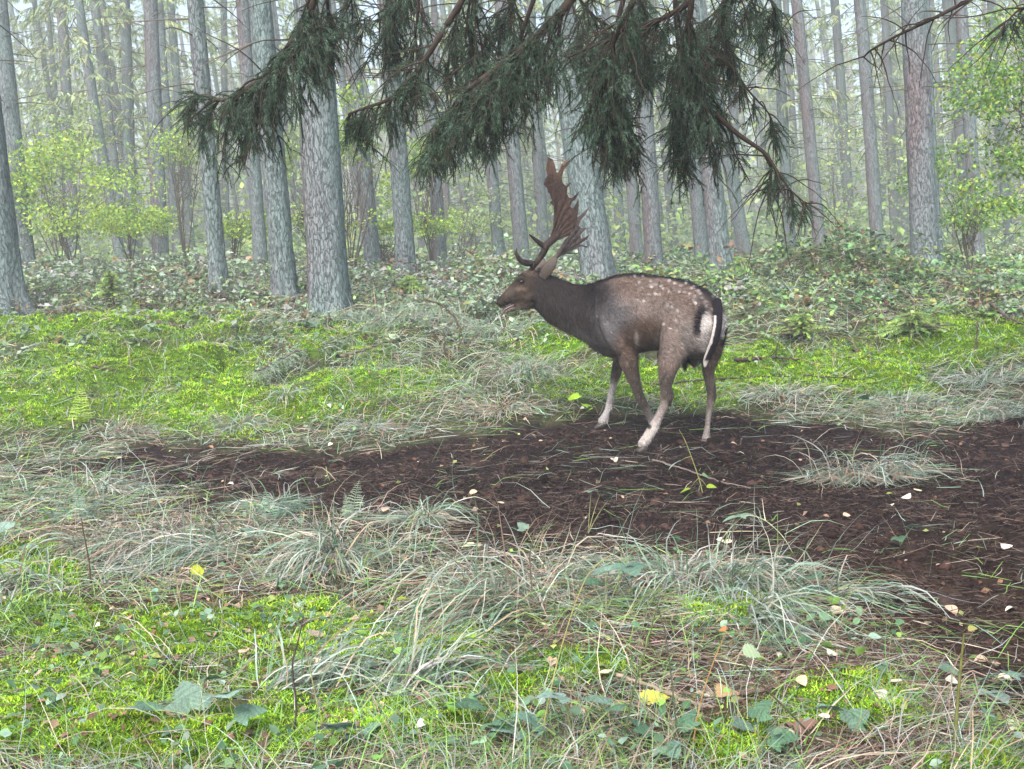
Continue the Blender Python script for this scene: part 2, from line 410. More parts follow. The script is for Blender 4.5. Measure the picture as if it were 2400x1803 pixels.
def crown_pile(z0, z1, step, rad, seed, dens=1.0, droop=.5, needle=True, bare_to=None, w=.035, cols=FN):
    """whorls of drooping branches with hanging needle sprays; centre on the z axis"""
    rng = np.random.default_rng(seed); pl = Pile()
    zs = np.arange(z0, z1, step); n = int(5 * dens) + 1
    Z = np.repeat(zs, n) + rng.normal(0, step * .35, len(zs) * n); N = len(Z)
    az = rng.uniform(0, 2 * np.pi, N)
    frac = np.clip((Z - z0) / (z1 - z0), 0, 1)
    L = rad * (1 - .75 * frac ** 1.5) * rng.uniform(.45, 1.1, N)
    D = np.stack([np.cos(az), np.sin(az), rng.uniform(-.15, .25, N)], 1)
    root = np.stack([0 * Z, 0 * Z, Z], 1)
    Pt = paths(root, D, L, 7, droop * rng.uniform(.4, 1.3, N), .04, rng)
    Rd = np.linspace(.012, .003, 7)[None] * np.ones((N, 1))
    V, F, C = tubes(Pt, Rd, np.repeat([[.085, .075, .065]], N, 0), 3); pl.add(V, F, C)
    if needle:
        nb = Z > (bare_to if bare_to is not None else z0)
        idx = np.nonzero(nb)[0]
        k = 26
        ii = np.repeat(idx, k); t = rng.uniform(.2, 1, len(ii)) * 5.99
        a = t.astype(int); f = (t - a)[:, None]
        p = Pt[ii, a] * (1 - f) + Pt[ii, np.minimum(a + 1, 6)] * f
        tg = Pt[ii, np.minimum(a + 1, 6)] - Pt[ii, a]; tg /= np.linalg.norm(tg, axis=1, keepdims=True) + 1e-9
        sd_ = np.cross(tg, [0, 0, 1.]); sg = rng.choice([-1, 1], len(ii))[:, None]
        dr = tg * .6 + sd_ * sg * rng.uniform(.2, 1, (len(ii), 1)) + np.array([0, 0, -1.]) * rng.uniform(0, .9, (len(ii), 1))
        l = rng.uniform(.12, .42, len(ii)) * (1.15 - t / 8)
        q = paths(p, dr, l, 3, .5, .1, rng)
        W = np.stack([np.full(len(ii), w * .6), np.full(len(ii), w), np.full(len(ii), w * .1)], 1) * rng.uniform(.6, 1.4, (len(ii), 1))
        V, F, C = ribbons(q, W, side_of(q, rng, 1.0), pal(cols, len(ii), rng)); pl.add(V, F, C)
    return pl
# (label, u at v=0, u at base, v base, width px, depth, category)
TREES = [
 ('grey spruce trunk cut off by the left edge, its flared foot in the bank', -75, 15, 720, 84, 10.8),
 ('pale spruce trunk just behind the trunk at the left edge', -14, 60, 622, 42, 17.5),
 ('slim dark spruce trunk leaning left, second of the leaning pair by the yellow green saplings', 183, 277, 573, 24, 25),
 ('slim grey spruce trunk crossing behind the leaning dark trunk', 225, 286, 560, 21, 29),
 ('straight pale violet trunk between the leaning pair and the dark straight trunk', 284, 307, 545, 28, 27),
 ('dark straight spruce trunk with its foot in pale brambles, left of the first greenish trunk', 350, 378, 608, 35, 20),
 ('thin violet trunk half hidden behind the dark straight trunk', 372, 416, 575, 22, 27),
 ('thin brownish trunk right beside the thin violet trunk', 405, 444, 540, 21, 31),
 ('slender greenish trunk leaning left with the hanging bough tip in front of it', 451, 516, 695, 38, 11.6),
 ('pale trunk standing close behind the two-toned violet and teal trunk', 573, 614, 640, 32, 18),
 ('two-toned trunk, violet on its left side and teal on its right, beside the thickest trunk', 610, 670, 712, 52, 11.2),
 ('thickest spruce trunk with coarse flaky bark and a dark bough across its top', 738, 773, 735, 92, 10.2),
 ('dark brown trunk behind the broadleaf saplings, right of the thickest trunk', 812, 878, 660, 35, 17),
 ('pale grey trunk rising behind the drooping bough tip, mid left', 908, 956, 675, 44, 14.5),
 ('narrow dark trunk under the left end of the big hanging spray', 985, 1035, 645, 29, 19.5),
 ('thin pale trunk touching the right side of the narrow dark trunk', 1012, 1058, 640, 18, 28),
 ('thin grey trunk leaning left in the open gap before the buck', 1040, 1099, 600, 16, 36),
 ('grey green trunk midway between the gap and the teal trunk above the buck muzzle', 1112, 1170, 612, 27, 24),
 ('bright teal trunk right above the muzzle and brow tine of the buck', 1168, 1226, 625, 34, 18.5),
 ('pale lilac trunk just left of the palmed antler', 1238, 1276, 600, 26, 26),
 ('wide pale trunk directly behind the antlers of the buck', 1318, 1404, 655, 76, 12.8),
 ('faint trunk above the shoulders of the buck', 1415, 1458, 625, 22, 30),
 ('pale lilac trunk above the withers of the buck', 1452, 1496, 630, 28, 24),
 ('pale teal trunk above the middle of the buck back', 1500, 1534, 640, 38, 18),
 ('lilac trunk above the hips of the buck, left of the teal leaning one', 1600, 1648, 630, 33, 20.5),
 ('teal trunk leaning left behind the rump of the buck', 1625, 1694, 668, 45, 14.4),
 ('brownish trunk leaning strongly left beyond the rump', 1640, 1750, 612, 30, 22),
 ('faint upright trunk crossed by the brownish leaning trunk', 1712, 1727, 600, 24, 28),
 ('narrow grey trunk left of the bramble mound', 1815, 1852, 570, 25, 23),
 ('slightly curved lilac trunk ending behind the bramble mound', 1873, 1921, 575, 28, 21),
 ('straight lilac trunk ending behind the right shoulder of the bramble mound', 2011, 2056, 580, 29, 20.5),
 ('very pale thin trunk between the mound and the stout right trunk', 2078, 2066, 560, 13, 42),
 ('stout trunk at right, violet left side and teal right side, foot in brambles', 2135, 2173, 662, 58, 13.2),
 ('pale teal trunk peeking out behind the stout right trunk', 2172, 2194, 600, 30, 19),
 ('grey trunk half covered by the green broadleaf branches at right', 2248, 2292, 600, 28, 21),
 ('thin dark trunk left of the half covered trunk', 2228, 2238, 590, 11, 40),
 ('faint wide trunk in the upper left between two tree pairs', 140, 172, 560, 27, 29),
 ('thin trunk above the hanging bough tip, upper left', 522, 532, 580, 16, 34),
]
TREE_XY = []
crown_src = []
for k in range(4):
    # far crowns: bare below, needles thicker with height
    pl = crown_pile(1.6, 15, .55, 2.0, 100 + k, .62, .5, True, 3.0)
    o = pl.build('crown', M_fneedle); crown_src.append(o.data); bpy.data.objects.remove(o)
near_src = []
for k in range(3):
    pl = crown_pile(2.3, 8.2, .5, 1.0, 140 + k, .5, .35, False)
    o = pl.build('branch', M_wood); near_src.append(o.data); bpy.data.objects.remove(o)
def add_tree(label, ut, ub, vb, w, d, group=None, trunk_data=None, crown=None, seed=0):
    pb, pt = P(ub, vb, d), P(ut, 0, d)
    ax = (pt - pb); ax /= np.linalg.norm(ax)
    # walk down the line to the ground
    t = (H0(pb[0], pb[1]) - pb[2]) / ax[2]; foot = pb + ax * t
    foot[2] = H0(foot[0], foot[1])
    e = empty('spruce_tree', foot, label, 'tree', group)
    q = Vector((0, 0, 1)).rotation_difference(Vector(ax))
    e.rotation_mode = 'QUATERNION'; e.rotation_quaternion = q @ Matrix.Rotation(seed * 2.4, 4, 'Z').to_quaternion()
    r0 = w * d / FPX / 2
    if trunk_data is None:
        near = d < 16
        trunk_mesh('trunk', r0 * 1.06, 16, 72 if near else 28, 260 if near else 80, seed, .55, .45 if d < 14 else .35, e, .03)
    TREE_XY.append((foot[0], foot[1], r0))
    if crown is not None:
        c = bpy.data.objects.new('crown', crown); link(c, e)
    return e, foot
for k, (lab, ut, ub, vb, w, d) in enumerate(TREES):
    e, foot = add_tree(lab, ut, ub, vb, w, d, seed=k + 1, crown=crown_src[k % 4] if d > 22 else None)
    if d <= 22:
        b = bpy.data.objects.new('dead_branches', near_src[k % 3]); link(b, e); b['kind'] = 'stuff'
# random trees farther in; the 6 trunk meshes are shared
tsrc = []
for k in range(6):
    o = trunk_mesh('trunk', .5, 16, 14, 40, 50 + k, .5, .3, None, .12); tsrc.append(o.data); bpy.data.objects.remove(o)
rng = np.random.default_rng(5)
cnt = 0
for tries in range(6000):
    y = rng.uniform(23, 74); x = rng.uniform(-.68, .68) * y
    if any((x - a) ** 2 + (y - b) ** 2 < (1.7 + .012 * y) ** 2 for a, b, _ in TREE_XY): continue
    if y < 30 and abs(x) < .5 * y: continue
    TREE_XY.append((x, y, .12))
    e = empty('spruce_tree', (x, y, float(H0(x, y))), 'distant bare spruce trunk with thin pale branches, fading into the misty forest', 'tree', 'distant spruces in the mist')
    tilt = rng.normal(0, .03); e.rotation_euler = (rng.normal(0, .02), tilt - .045, rng.uniform(0, 6.28))
    e.rotation_mode = 'XYZ'
    e.rotation_euler = (0, 0, 0)
    e.rotation_mode = 'QUATERNION'
    ax = Vector((-.075 + rng.normal(0, .035), rng.normal(0, .03), 1)).normalized()
    e.rotation_quaternion = Vector((0, 0, 1)).rotation_difference(ax) @ Matrix.Rotation(rng.uniform(0, 6.28), 4, 'Z').to_quaternion()
    t = bpy.data.objects.new('trunk', tsrc[cnt % 6]); link(t, e)
    rr = rng.uniform(.15, .36); t.scale = (rr, rr, 1)
    c = bpy.data.objects.new('crown', crown_src[int(rng.integers(0, 4))]); link(c, e)
    s = rng.uniform(.85, 1.15); c.scale = (s, s, rng.uniform(.85, 1.1))
    cnt += 1
    if cnt >= 165: break
# far wood that closes the view
def far_wood():
    rng = np.random.default_rng(77); pl = Pile()
    N = 520
    a = rng.uniform(-42, 42, N) * math.pi / 180; r = rng.uniform(74, 100, N)
    x, y = np.sin(a) * r, np.cos(a) * r
    zb = H0(x, y)
    Pt = np.stack([np.stack([x - .08 * t, y, zb + t], -1) for t in (0, 5, 10, 16)], 1)
    V, F, C = tubes(Pt, np.array([[.17, .15, .13, .09]]) * rng.uniform(.7, 1.3, (N, 1)), pal([(.14, .13, .13), (.13, .16, .15)], N, rng), 6); pl.add(V, F, C)
    M_ = 15000
    a = rng.uniform(-42, 42, M_) * math.pi / 180; r = rng.uniform(70, 102, M_)
    x, y = np.sin(a) * r, np.cos(a) * r
    z = H0(x, y) + rng.uniform(0, 1, M_) ** 1.5 * 15
    keep = vnoise(x * .35, z * .3, y * .1, 3) > rng.uniform(-.9, .5, M_); x, y, z = x[keep], y[keep], z[keep]; M_ = len(x)
    az = rng.uniform(0, 6.28, M_)
    q = paths(np.stack([x, y, z], 1), np.stack([np.cos(az), np.sin(az), 0 * az], 1), rng.uniform(.6, 1.6, M_), 3, .5, .1, rng)
    V, F, C = ribbons(q, np.array([[.10, .22, .02]]) * rng.uniform(.6, 1.4, (M_, 1)), side_of(q, rng, 1.0), pal(FN, M_, rng)); pl.add(V, F, C)
    o = pl.build('far_forest', M_fneedle); tag(o, 'pale mass of spruces closing the view far behind the trunks', None, None, 'stuff')
far_wood()

# ------------------------------------------------------------------ leaf shapes
def toothed(n=15):
    t = np.linspace(0, 1, n); w = .40 * np.sin(np.pi * np.clip(t, 0, 1) ** .68) ** .85
    w[0] = .02; w[-1] = .01; V = []; F = []
    for j, s in enumerate((-1, -.5, 0, .5, 1)):
        ed = (1 + .13 * np.cos(np.arange(n) * np.pi)) if abs(s) == 1 else 1
        back = .10 * abs(s) * w / .4
        zz = -.30 * (t - .3) ** 2 + .22 * abs(s) * w + (.022 * np.cos(np.arange(n) * np.pi) * (abs(s) == .5)) - .10 * abs(s) ** 2 * w
        V.append(np.stack([s * w * ed, t - back * .6, zz], 1))
    V = np.concatenate(V)
    for j in range(4):
        for i in range(n - 1): F.append([j * n + i, (j + 1) * n + i, (j + 1) * n + i + 1, j * n + i + 1])
    return V, np.array(F)
def leaf_tpl(kind='oval', n=5, fold=.25, curl=.15):
    """leaf of length 1 along +y lying in xy; returns V,F"""
    t = np.linspace(0, 1, n)
    if kind == 'oval': w = .36 * np.sin(np.pi * t ** .8) ** .8
    else: return toothed()
    w[0] = .02; w[-1] = .01
    z = -curl * (t - .3) ** 2
    mid = np.stack([0 * t, t, z], 1); l = np.stack([-w, t, z + fold * w], 1); r = np.stack([w, t, z + fold * w], 1)
    V = np.concatenate([l, mid, r]); F = []
    for i in range(n - 1):
        F.append([i, n + i, n + i + 1, i + 1]); F.append([n + i, 2 * n + i, 2 * n + i + 1, n + i + 1])
    return V, np.array(F)
LF3 = leaf_tpl('oval', 3); LF5 = leaf_tpl('oval', 5); LFT = leaf_tpl('toothed', 11, .22, .35)
def leaf_cloud(c, rad, N, size, cols, rng, up=.8):
    """points through an uneven ellipsoid volume"""
    d = rng.normal(0, 1, (N * 4, 3)); d /= np.linalg.norm(d, axis=1, keepdims=True)
    p = d * rng.uniform(.15, 1.15, (N * 4, 1)) ** .5 * np.asarray(rad) + np.asarray(c)
    k = fbm(p[:, 0] * 1.3, p[:, 1] * 1.3, p[:, 2] * 4.2, 60, 3) > .05
    p = p[k][:N]; N = len(p)
    nrm = rng.normal(0, .7, (N, 3)) + np.array([0, 0, up])
    return inst(LF3[0], LF3[1], p, frames(nrm, rng.uniform(0, 6.28, N), rng), rng.uniform(.7, 1.3, N) * size, pal(cols, N, rng, .25))

# broadleaf saplings between the trunks
YG = [(.28, .42, .05), (.22, .36, .06), (.36, .46, .08), (.16, .29, .08)]
PG = [(.24, .34, .13), (.20, .30, .12), (.30, .38, .14)]
GG = [(.13, .27, .06), (.10, .22, .06), (.18, .32, .08), (.30, .38, .06)]
def sapling(label, u, v, d, ru, rv, N, size, cols, seed, foot_v=None, group=None):
    rng = np.random.default_rng(seed)
    c = P(u, v, d); k = d / FPX
    rad = np.array([ru * k, ru * k * .8, rv * k])
    foot = np.array([c[0] + rng.normal(0, .15) + (1.7 if u > 2340 else 0), c[1], 0]); foot[2] = H0(foot[0], foot[1])
    e = empty('broadleaf_sapling', foot, label, 'young tree', group)
    # stems fanning from the foot into the crown
    n = 5
    tip = c + rng.normal(0, .5, (n, 3)) * rad
    t = np.linspace(0, 1, 6)[None, :, None]
    Pt = foot * (1 - t) + tip[:, None] * t + rng.normal(0, .03, (n, 6, 3)) * t
    V, F, C = tubes(Pt - foot, np.linspace(.014, .004, 6)[None] * np.ones((n, 1)), np.repeat([[.07, .062, .055]], n, 0), 5)
    Pile().add(V, F, C).build('stem', M_wood, e, True)
    nb = 40
    b0 = Pt[rng.integers(0, n, nb), rng.integers(2, 5, nb)]
    tp = c + rng.normal(0, .55, (nb, 3)) * rad
    Pb = b0[:, None] * (1 - t) + tp[:, None] * t + rng.normal(0, .04, (nb, 6, 3))
    V, F, C = tubes(Pb - foot, np.linspace(.006, .002, 6)[None] * np.ones((nb, 1)), np.repeat([[.08, .07, .06]], nb, 0), 3)
    Pile().add(V, F, C).build('twigs', M_wood, e)['kind'] = 'stuff'
    V, F, C = leaf_cloud(c - foot, rad * np.array([1.6, 1.5, 1.3]), int(N * 2.2), size * .72, cols, rng, .5)
    Pile().add(V, F, C).build('foliage', M_leaf, e)['kind'] = 'stuff'
for i, a in enumerate([
  ('yellow green leafy sapling filling the gap right of the left edge trunks', 165, 460, 17, 130, 110, 2300, .075, YG),
  ('taller pale green sapling behind the yellow green one', 110, 330, 20, 90, 110, 1300, .075, PG),
  ('loose yellow green sapling between the leaning pair and the dark straight trunk', 300, 500, 19, 70, 80, 1100, .07, YG),
  ('small lime green sapling beside the slender greenish trunk', 430, 330, 18, 60, 60, 500, .07, YG),
  ('lime green sapling low between the greenish and the two-toned trunk', 560, 520, 19, 55, 75, 800, .07, YG),
  ('sapling with bare dark twigs left of the thickest trunk', 700, 470, 15, 45, 130, 700, .06, PG),
  ('green yellow sapling right of the thickest trunk', 830, 360, 15.5, 70, 130, 1100, .065, YG),
  ('bright lime sapling patch between the brown trunk and the pale grey trunk', 910, 580, 17.5, 40, 50, 450, .07, YG),
  ('lime green sapling in the gap left of the narrow dark trunk', 985, 470, 18.5, 60, 120, 1300, .07, YG),
  ('pale misty sapling in the open gap before the buck', 1100, 500, 24, 70, 80, 700, .08, PG),
  ('faint green sapling between the right trunks', 1960, 420, 30, 110, 130, 1400, .10, PG),
  ('fresh green broadleaf branches hanging in at the right edge', 2400, 280, 9.5, 120, 210, 4000, .05, GG),
  ('yellow green low sapling beneath the right edge branches', 2260, 440, 14, 90, 80, 900, .06, GG),
 ]): sapling(*a, seed=300 + i)

# ------------------------------------------------------------------ bramble undergrowth
BR = [(.15, .22, .15), (.18, .25, .18), (.12, .19, .11), (.21, .27, .21), (.14, .22, .09)]
BRG = [(.12, .24, .07), (.16, .29, .07), (.09, .19, .07), (.14, .24, .13), (.18, .27, .16)]
def undergrowth():
    rng = np.random.default_rng(9); pl = Pile()
    N = 330000
    y = rng.uniform(0, 1, N) ** 1.35 * 26 + 8.6; x = rng.uniform(-.62, .62, N) * (y + 2)
    z = H0(x, y)
    u, v, d = proj(np.stack([x, y, z], -1))
    edge = np.interp(u, [-400, 0, 500, 650, 800, 1050, 1250, 1700, 2000, 2400, 2800], [730, 735, 760, 765, 760, 735, 770, 740, 735, 745, 760])
    n = fbm(x * .9, y * .9, 0, 70); n2 = fbm(x * 2.5, y * 2.5, 0, 71)
    keep = np.maximum(smooth(edge + 45, edge - 45, v + 55 * n + 45 * n2), .20 * (v < 960) * (n2 > .0) + .25 * (v < 860) * (n2 > .1) * (u > 420) * (u < 1260)) > rng.uniform(0, 1, N)
    keep &= rng.uniform(0, 1, N) < np.clip(12.0 / d, .25, 1)
    keep &= (n2 + .5 * fbm(x * 6, y * 6, 0, 77)) > rng.uniform(-.75, -.15, N)
    x, y, z, d, u, n, n2 = (a[keep] for a in (x, y, z, d, u, n, n2))
    hh = (.08 + .30 * np.clip(n + .2, 0, 1.5) + .42 * n2) * (1 - .6 * smooth(1450, 1750, u) * (1 - np.exp(-(((x - 3.72) / 1.1) ** 2 + ((y - 12.6) / 1.4) ** 2)))) * smooth(9.0, 13, d) + .07
    mound = np.exp(-(((x - 3.72) / .9) ** 2 + ((y - 12.6) / 1.3) ** 2))
    hh = hh + .22 * mound
    top = rng.uniform(0, 1, len(x)) ** .7
    p = np.stack([x, y, z + np.clip(hh, .05, .8) * top], 1)
    nrm = rng.normal(0, .9, (len(x), 3)) + np.array([0, 0, 1.0])
    c = pal(BR, len(x), rng, .27); g = pal(BRG, len(x), rng, .27)
    gm = np.clip(smooth(1300, 1900, u) * .9 + .25 * (n2 > .25), 0, 1) > rng.uniform(0, 1, len(x))
    c[gm] = g[gm]
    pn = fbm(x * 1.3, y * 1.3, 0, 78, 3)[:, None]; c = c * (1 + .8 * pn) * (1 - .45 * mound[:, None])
    c = c * 1.38; brn = (fbm(x * .8, y * 1.2, 0, 79, 3) > .34) & (rng.uniform(0, 1, len(x)) < .35); c[brn] = pal([(.20, .14, .10), (.26, .20, .14), (.15, .10, .07)], brn.sum(), rng)
    yel = rng.uniform(0, 1, len(x)) < .09 + .12 * (fbm(x * 1.7, y * 1.7, 0, 75) > .35); c[yel] = pal([(.30, .34, .10), (.24, .17, .09), (.16, .10, .06)], yel.sum(), rng)
    s = rng.uniform(.5, 1.5, len(x)) * np.clip(.048 * (d / 11) ** .6, .035, .11)
    lo = rng.uniform(0, 1, len(x)) < .30
    p[lo, 2] = z[lo] + (p[lo, 2] - z[lo]) * .6
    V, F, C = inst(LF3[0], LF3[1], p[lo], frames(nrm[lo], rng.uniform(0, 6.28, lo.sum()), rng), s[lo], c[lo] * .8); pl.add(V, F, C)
    # sprays: leaves ranked along arching shoots
    si = rng.choice(np.nonzero(~lo)[0], min(11000, (~lo).sum()), replace=False); n_ = len(si); az = rng.uniform(0, 6.28, n_)
    hgt = np.clip(hh[si], .06, .8)
    D = np.stack([np.cos(az), np.sin(az), rng.uniform(.8, 2.6, n_)], 1)
    q = paths(np.stack([x[si], y[si], z[si]], 1), D, (hgt * 1.5 + .12) * rng.uniform(.7, 1.3, n_), 8, rng.uniform(1.6, 3.2, n_), .05, rng)
    per = 12; t = rng.uniform(.22, .999, (n_, per)) * 7; aa = t.astype(int); f = (t - aa)[..., None]; ii = np.arange(n_)[:, None]
    pp = (q[ii, aa] * (1 - f) + q[ii, np.minimum(aa + 1, 7)] * f)
    sdv = np.stack([-np.sin(az), np.cos(az), 0 * az], 1)[:, None] * rng.choice([-1, 1], (n_, per, 1)) * rng.uniform(.01, .05, (n_, per, 1)); pp = (pp + sdv).reshape(-1, 3)
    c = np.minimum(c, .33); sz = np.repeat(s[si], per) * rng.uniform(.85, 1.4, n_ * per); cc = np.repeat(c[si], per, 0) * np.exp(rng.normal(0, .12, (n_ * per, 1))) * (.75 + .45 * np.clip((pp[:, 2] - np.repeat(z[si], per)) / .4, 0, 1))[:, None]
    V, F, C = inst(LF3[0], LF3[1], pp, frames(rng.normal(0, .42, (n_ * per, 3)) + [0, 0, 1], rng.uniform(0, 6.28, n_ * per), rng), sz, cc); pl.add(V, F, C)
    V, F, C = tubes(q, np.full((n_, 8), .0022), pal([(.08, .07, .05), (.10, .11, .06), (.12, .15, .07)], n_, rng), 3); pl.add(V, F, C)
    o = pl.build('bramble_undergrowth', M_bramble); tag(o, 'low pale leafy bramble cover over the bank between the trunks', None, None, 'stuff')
    # arching bramble stems
    N = 1300; y = rng.uniform(9.0, 22, N); x = rng.uniform(-.5, .5, N) * y; z = H0(x, y)
    u, v, d = proj(np.stack([x, y, z], -1)); k = v < 760; x, y, z = x[k], y[k], z[k]; N = len(x)
    az = rng.uniform(0, 6.28, N)
    q = paths(np.stack([x, y, z], 1), np.stack([np.cos(az), np.sin(az), 1.3 + 0 * az], 1), rng.uniform(.4, 1.0, N), 6, 2.2, .06, rng)
    V, F, C = tubes(q, np.full((N, 6), .0035), pal([(.09, .06, .05), (.16, .11, .08), (.20, .17, .12), (.24, .24, .18)], N, rng), 3)
    o = Pile().add(V, F, C).build('bramble_stems', M_wood); tag(o, 'thin brown stems tangled in the bramble cover', None, None, 'stuff')
undergrowth()
def misty_understorey():
    rng = np.random.default_rng(61); N = 60000
    y = rng.uniform(24, 66, N); x = rng.uniform(-.6, .6, N) * y; z0 = H0(x, y)
    cl = fbm(x * .16, y * .16, 0, 62, 3); top = np.clip(1.6 + 3.2 * cl, .3, 4.5)
    z = rng.uniform(0, 1, N) ** 1.2 * top
    k = fbm(x * .7, y * .7, z * 2.2, 63, 2) > -.05; x, y, z, z0 = x[k], y[k], z[k], z0[k]; N = len(x)
    V, F, C = inst(LF3[0], LF3[1], np.stack([x, y, z0 + z], 1), frames(rng.normal(0, .8, (N, 3)) + [0, 0, .8], rng.uniform(0, 6.28, N)), rng.uniform(.10, .22, N),
                   pal([(.26, .38, .14), (.22, .33, .16), (.32, .42, .14), (.18, .28, .14)], N, rng, .2))
    o = Pile().add(V, F, C).build('distant_undergrowth', M_leaf); tag(o, 'pale green shrubs and saplings fading out between the far trunks', None, None, 'stuff')
misty_understorey()

# ------------------------------------------------------------------ moss, grass, litter
def scatter(N, dmin, dmax, rng, power=1.0, wide=.58):
    """ground points, denser near the camera"""
    y = dmin + (dmax - dmin) * rng.uniform(0, 1, N) ** power
    x = rng.uniform(-wide, wide, N) * (y + .5)
    return x, y, H(x, y)
def build_moss():
    rng = np.random.default_rng(21)
    x, y, z = scatter(420000, 2.1, 12.5, rng, 1.5, .54)
    soil, m, br, u, v, d = regions(x, y, z)
    k = (m > rng.uniform(.12, .9, len(x))); x, y, z, d, m = (a[k] for a in (x, y, z, d, m)); N = min(len(x), 150000)
    x, y, z, d, m = (a[:N] for a in (x, y, z, d, m))
    # sprig: five narrow blades outward and up
    TV = []; TF = []
    for i in range(5):
        a = i * 2 * np.pi / 5 + .3 * i; o = len(TV); r = .8 if i % 2 else 1.0; e = .55 if i % 2 else 1.0
        c, s = math.cos(a), math.sin(a)
        TV += [(-s * .19, c * .19, 0), (s * .19, -c * .19, 0), (c * r * .85, s * r * .85, e * .6)]
        TF.append([o, o + 1, o + 2])
    s = (.009 + .0020 * d) * rng.uniform(.6, 1.35, N)
    n1 = fbm(x * 2, y * 2, 0, 81); n2 = fbm(x * 9, y * 9, 0, 82)
    base = pal([(.23, .41, .03), (.31, .52, .035), (.17, .34, .035), (.37, .53, .06)], N, rng, .22) * (1 + .45 * n1[:, None] + .4 * n2[:, None])
    old = rng.uniform(0, 1, N) < .05; base[old] = pal([(.26, .24, .05), (.22, .15, .05)], old.sum(), rng)
    nrm = rng.normal(0, .35, (N, 3)) + np.array([0, 0, 1.])
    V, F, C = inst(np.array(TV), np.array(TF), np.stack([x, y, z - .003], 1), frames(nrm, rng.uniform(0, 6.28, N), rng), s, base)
    g = np.tile(np.array([.45, .45, 1.25] * 5), N)[:, None]     # blade feet darkened, tips brightened: shade inside the cushions put into the colour
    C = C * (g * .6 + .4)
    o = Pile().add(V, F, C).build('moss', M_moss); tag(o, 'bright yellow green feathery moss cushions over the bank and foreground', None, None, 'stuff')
build_moss()
GR = [(.28, .37, .31), (.37, .46, .41), (.20, .30, .22), (.43, .46, .42), (.12, .21, .12)]
HAY = [(.36, .30, .23), (.28, .22, .17), (.42, .37, .30), (.22, .16, .12)]
GRN = [(.17, .32, .08), (.22, .38, .10), (.14, .28, .08)]
def blades(x, y, z, az, elev, L, W, grav, cols, rng, K=6):
    D = np.stack([np.cos(az) * np.cos(elev), np.sin(az) * np.cos(elev), np.sin(elev)], 1)
    q = paths(np.stack([x, y, z], 1), D, L, K, grav, .10, rng)
    gz = H0(q[..., 0], q[..., 1]) + .008
    q[..., 2] = np.maximum(q[..., 2], gz + rng.uniform(0, .03, (len(x), 1)))
    t = np.linspace(0, 1, K); w = W[:, None] * (1 - t ** 2.2)[None] * np.minimum(1, .6 + t * 2)[None]
    w[:, -1] = .0006
    return ribbons(q, w, side_of(q, rng, .6), cols)
def build_grass():
    rng = np.random.default_rng(33); pl = Pile()
    x, y, z = scatter(170000, 2.1, 13, rng, 1.4, .54)
    soil, m, br, u, v, d = regions(x, y, z)
    pz = 1.0 - .85 * soil - .5 * m - .55 * br
    pale = np.clip(1 - np.sqrt(((u - 1050) / 420) ** 2 + ((v - 870) / 110) ** 2), 0, 1) + np.clip(1 - np.sqrt(((u - 2050) / 520) ** 2 + ((v - 955) / 65) ** 2), 0, 1) \
        + .8 * np.clip(1 - np.sqrt(((u - 250) / 380) ** 2 + ((v - 1170) / 70) ** 2), 0, 1) + np.clip(1 - np.sqrt(((u - 1450) / 500) ** 2 + ((v - 1400) / 110) ** 2), 0, 1)
    cl = fbm(x * 3.2, y * 3.2, 0, 91, 3)
    pz = pz * (.45 + .8 * smooth(-.3, .5, cl)) + .5 * pale * (1 - .7 * soil)
    k = pz > rng.uniform(.1, 1.25, len(x)); x, y, z, d, u, v, m, br, pale = (a[k] for a in (x, y, z, d, u, v, m, br, pale)); N = len(x)
    flow = fbm(x * .8, y * .8, 0, 92, 2) * 4 + .4
    az = flow + rng.normal(0, .9, N)
    L = rng.uniform(.08, .30, N) * (1 + .4 * np.clip(pale, 0, 1)); el = rng.uniform(.25, 1.35, N)
    c = pal(GR, N, rng, .25) * .8; h = rng.uniform(0, 1, N) < .34 + .3 * br; c[h] = pal(HAY, h.sum(), rng); g = rng.uniform(0, 1, N) < (.16 + .22 * (v > 1380)) * (1 - .6 * br); c[g] = pal(GRN, g.sum(), rng)
    V, F, C = blades(x, y, z, az, el, L, np.clip(.0013 + .0004 * d, 0, .0048) * rng.uniform(.6, 1.4, N), rng.uniform(1.0, 3.4, N), c, rng, 5); pl.add(V, F, C)
    o = pl.build('grass', M_grass); tag(o, 'fine pale grass blades scattered between moss and litter', None, None, 'stuff')
build_grass()
def tussock(label, u, v, spread, n, L, az0, azs, mix, seed, elev=(.6, 1.4), grav=(2.0, 4.2), w=.0050, group=None):
    """u,v root; spread m; az0 combing direction (None all round)"""
    rng = np.random.default_rng(seed); c = G(u, v, False)[0]; n = int(n * 1.9); L = L * 1.0
    sp = np.asarray(spread) * np.ones(2)
    x = c[0] + rng.normal(0, .5, n) * sp[0]; y = c[1] + rng.normal(0, .5, n) * sp[1]; z = H(x, y)
    az = np.arctan2(y - c[1], x - c[0]) + rng.normal(0, .5, n) if az0 is None else az0 + rng.normal(0, azs, n)
    cl = pal(GR, n, rng, .22) * .84; h = rng.uniform(0, 1, n) < mix; cl[h] = pal(HAY, h.sum(), rng)
    V, F, C = blades(x, y, z, az, rng.uniform(*elev, n), rng.uniform(.3, 1.15, n) * L, w * rng.uniform(.6, 1.35, n), rng.uniform(*grav, n), cl, rng, 8)
    o = Pile().add(V, F, C).build('grass_tussock', M_grass, None, False, c); o.location = Vector(c)
    tag(o, label, 'grass tussock', group); return o
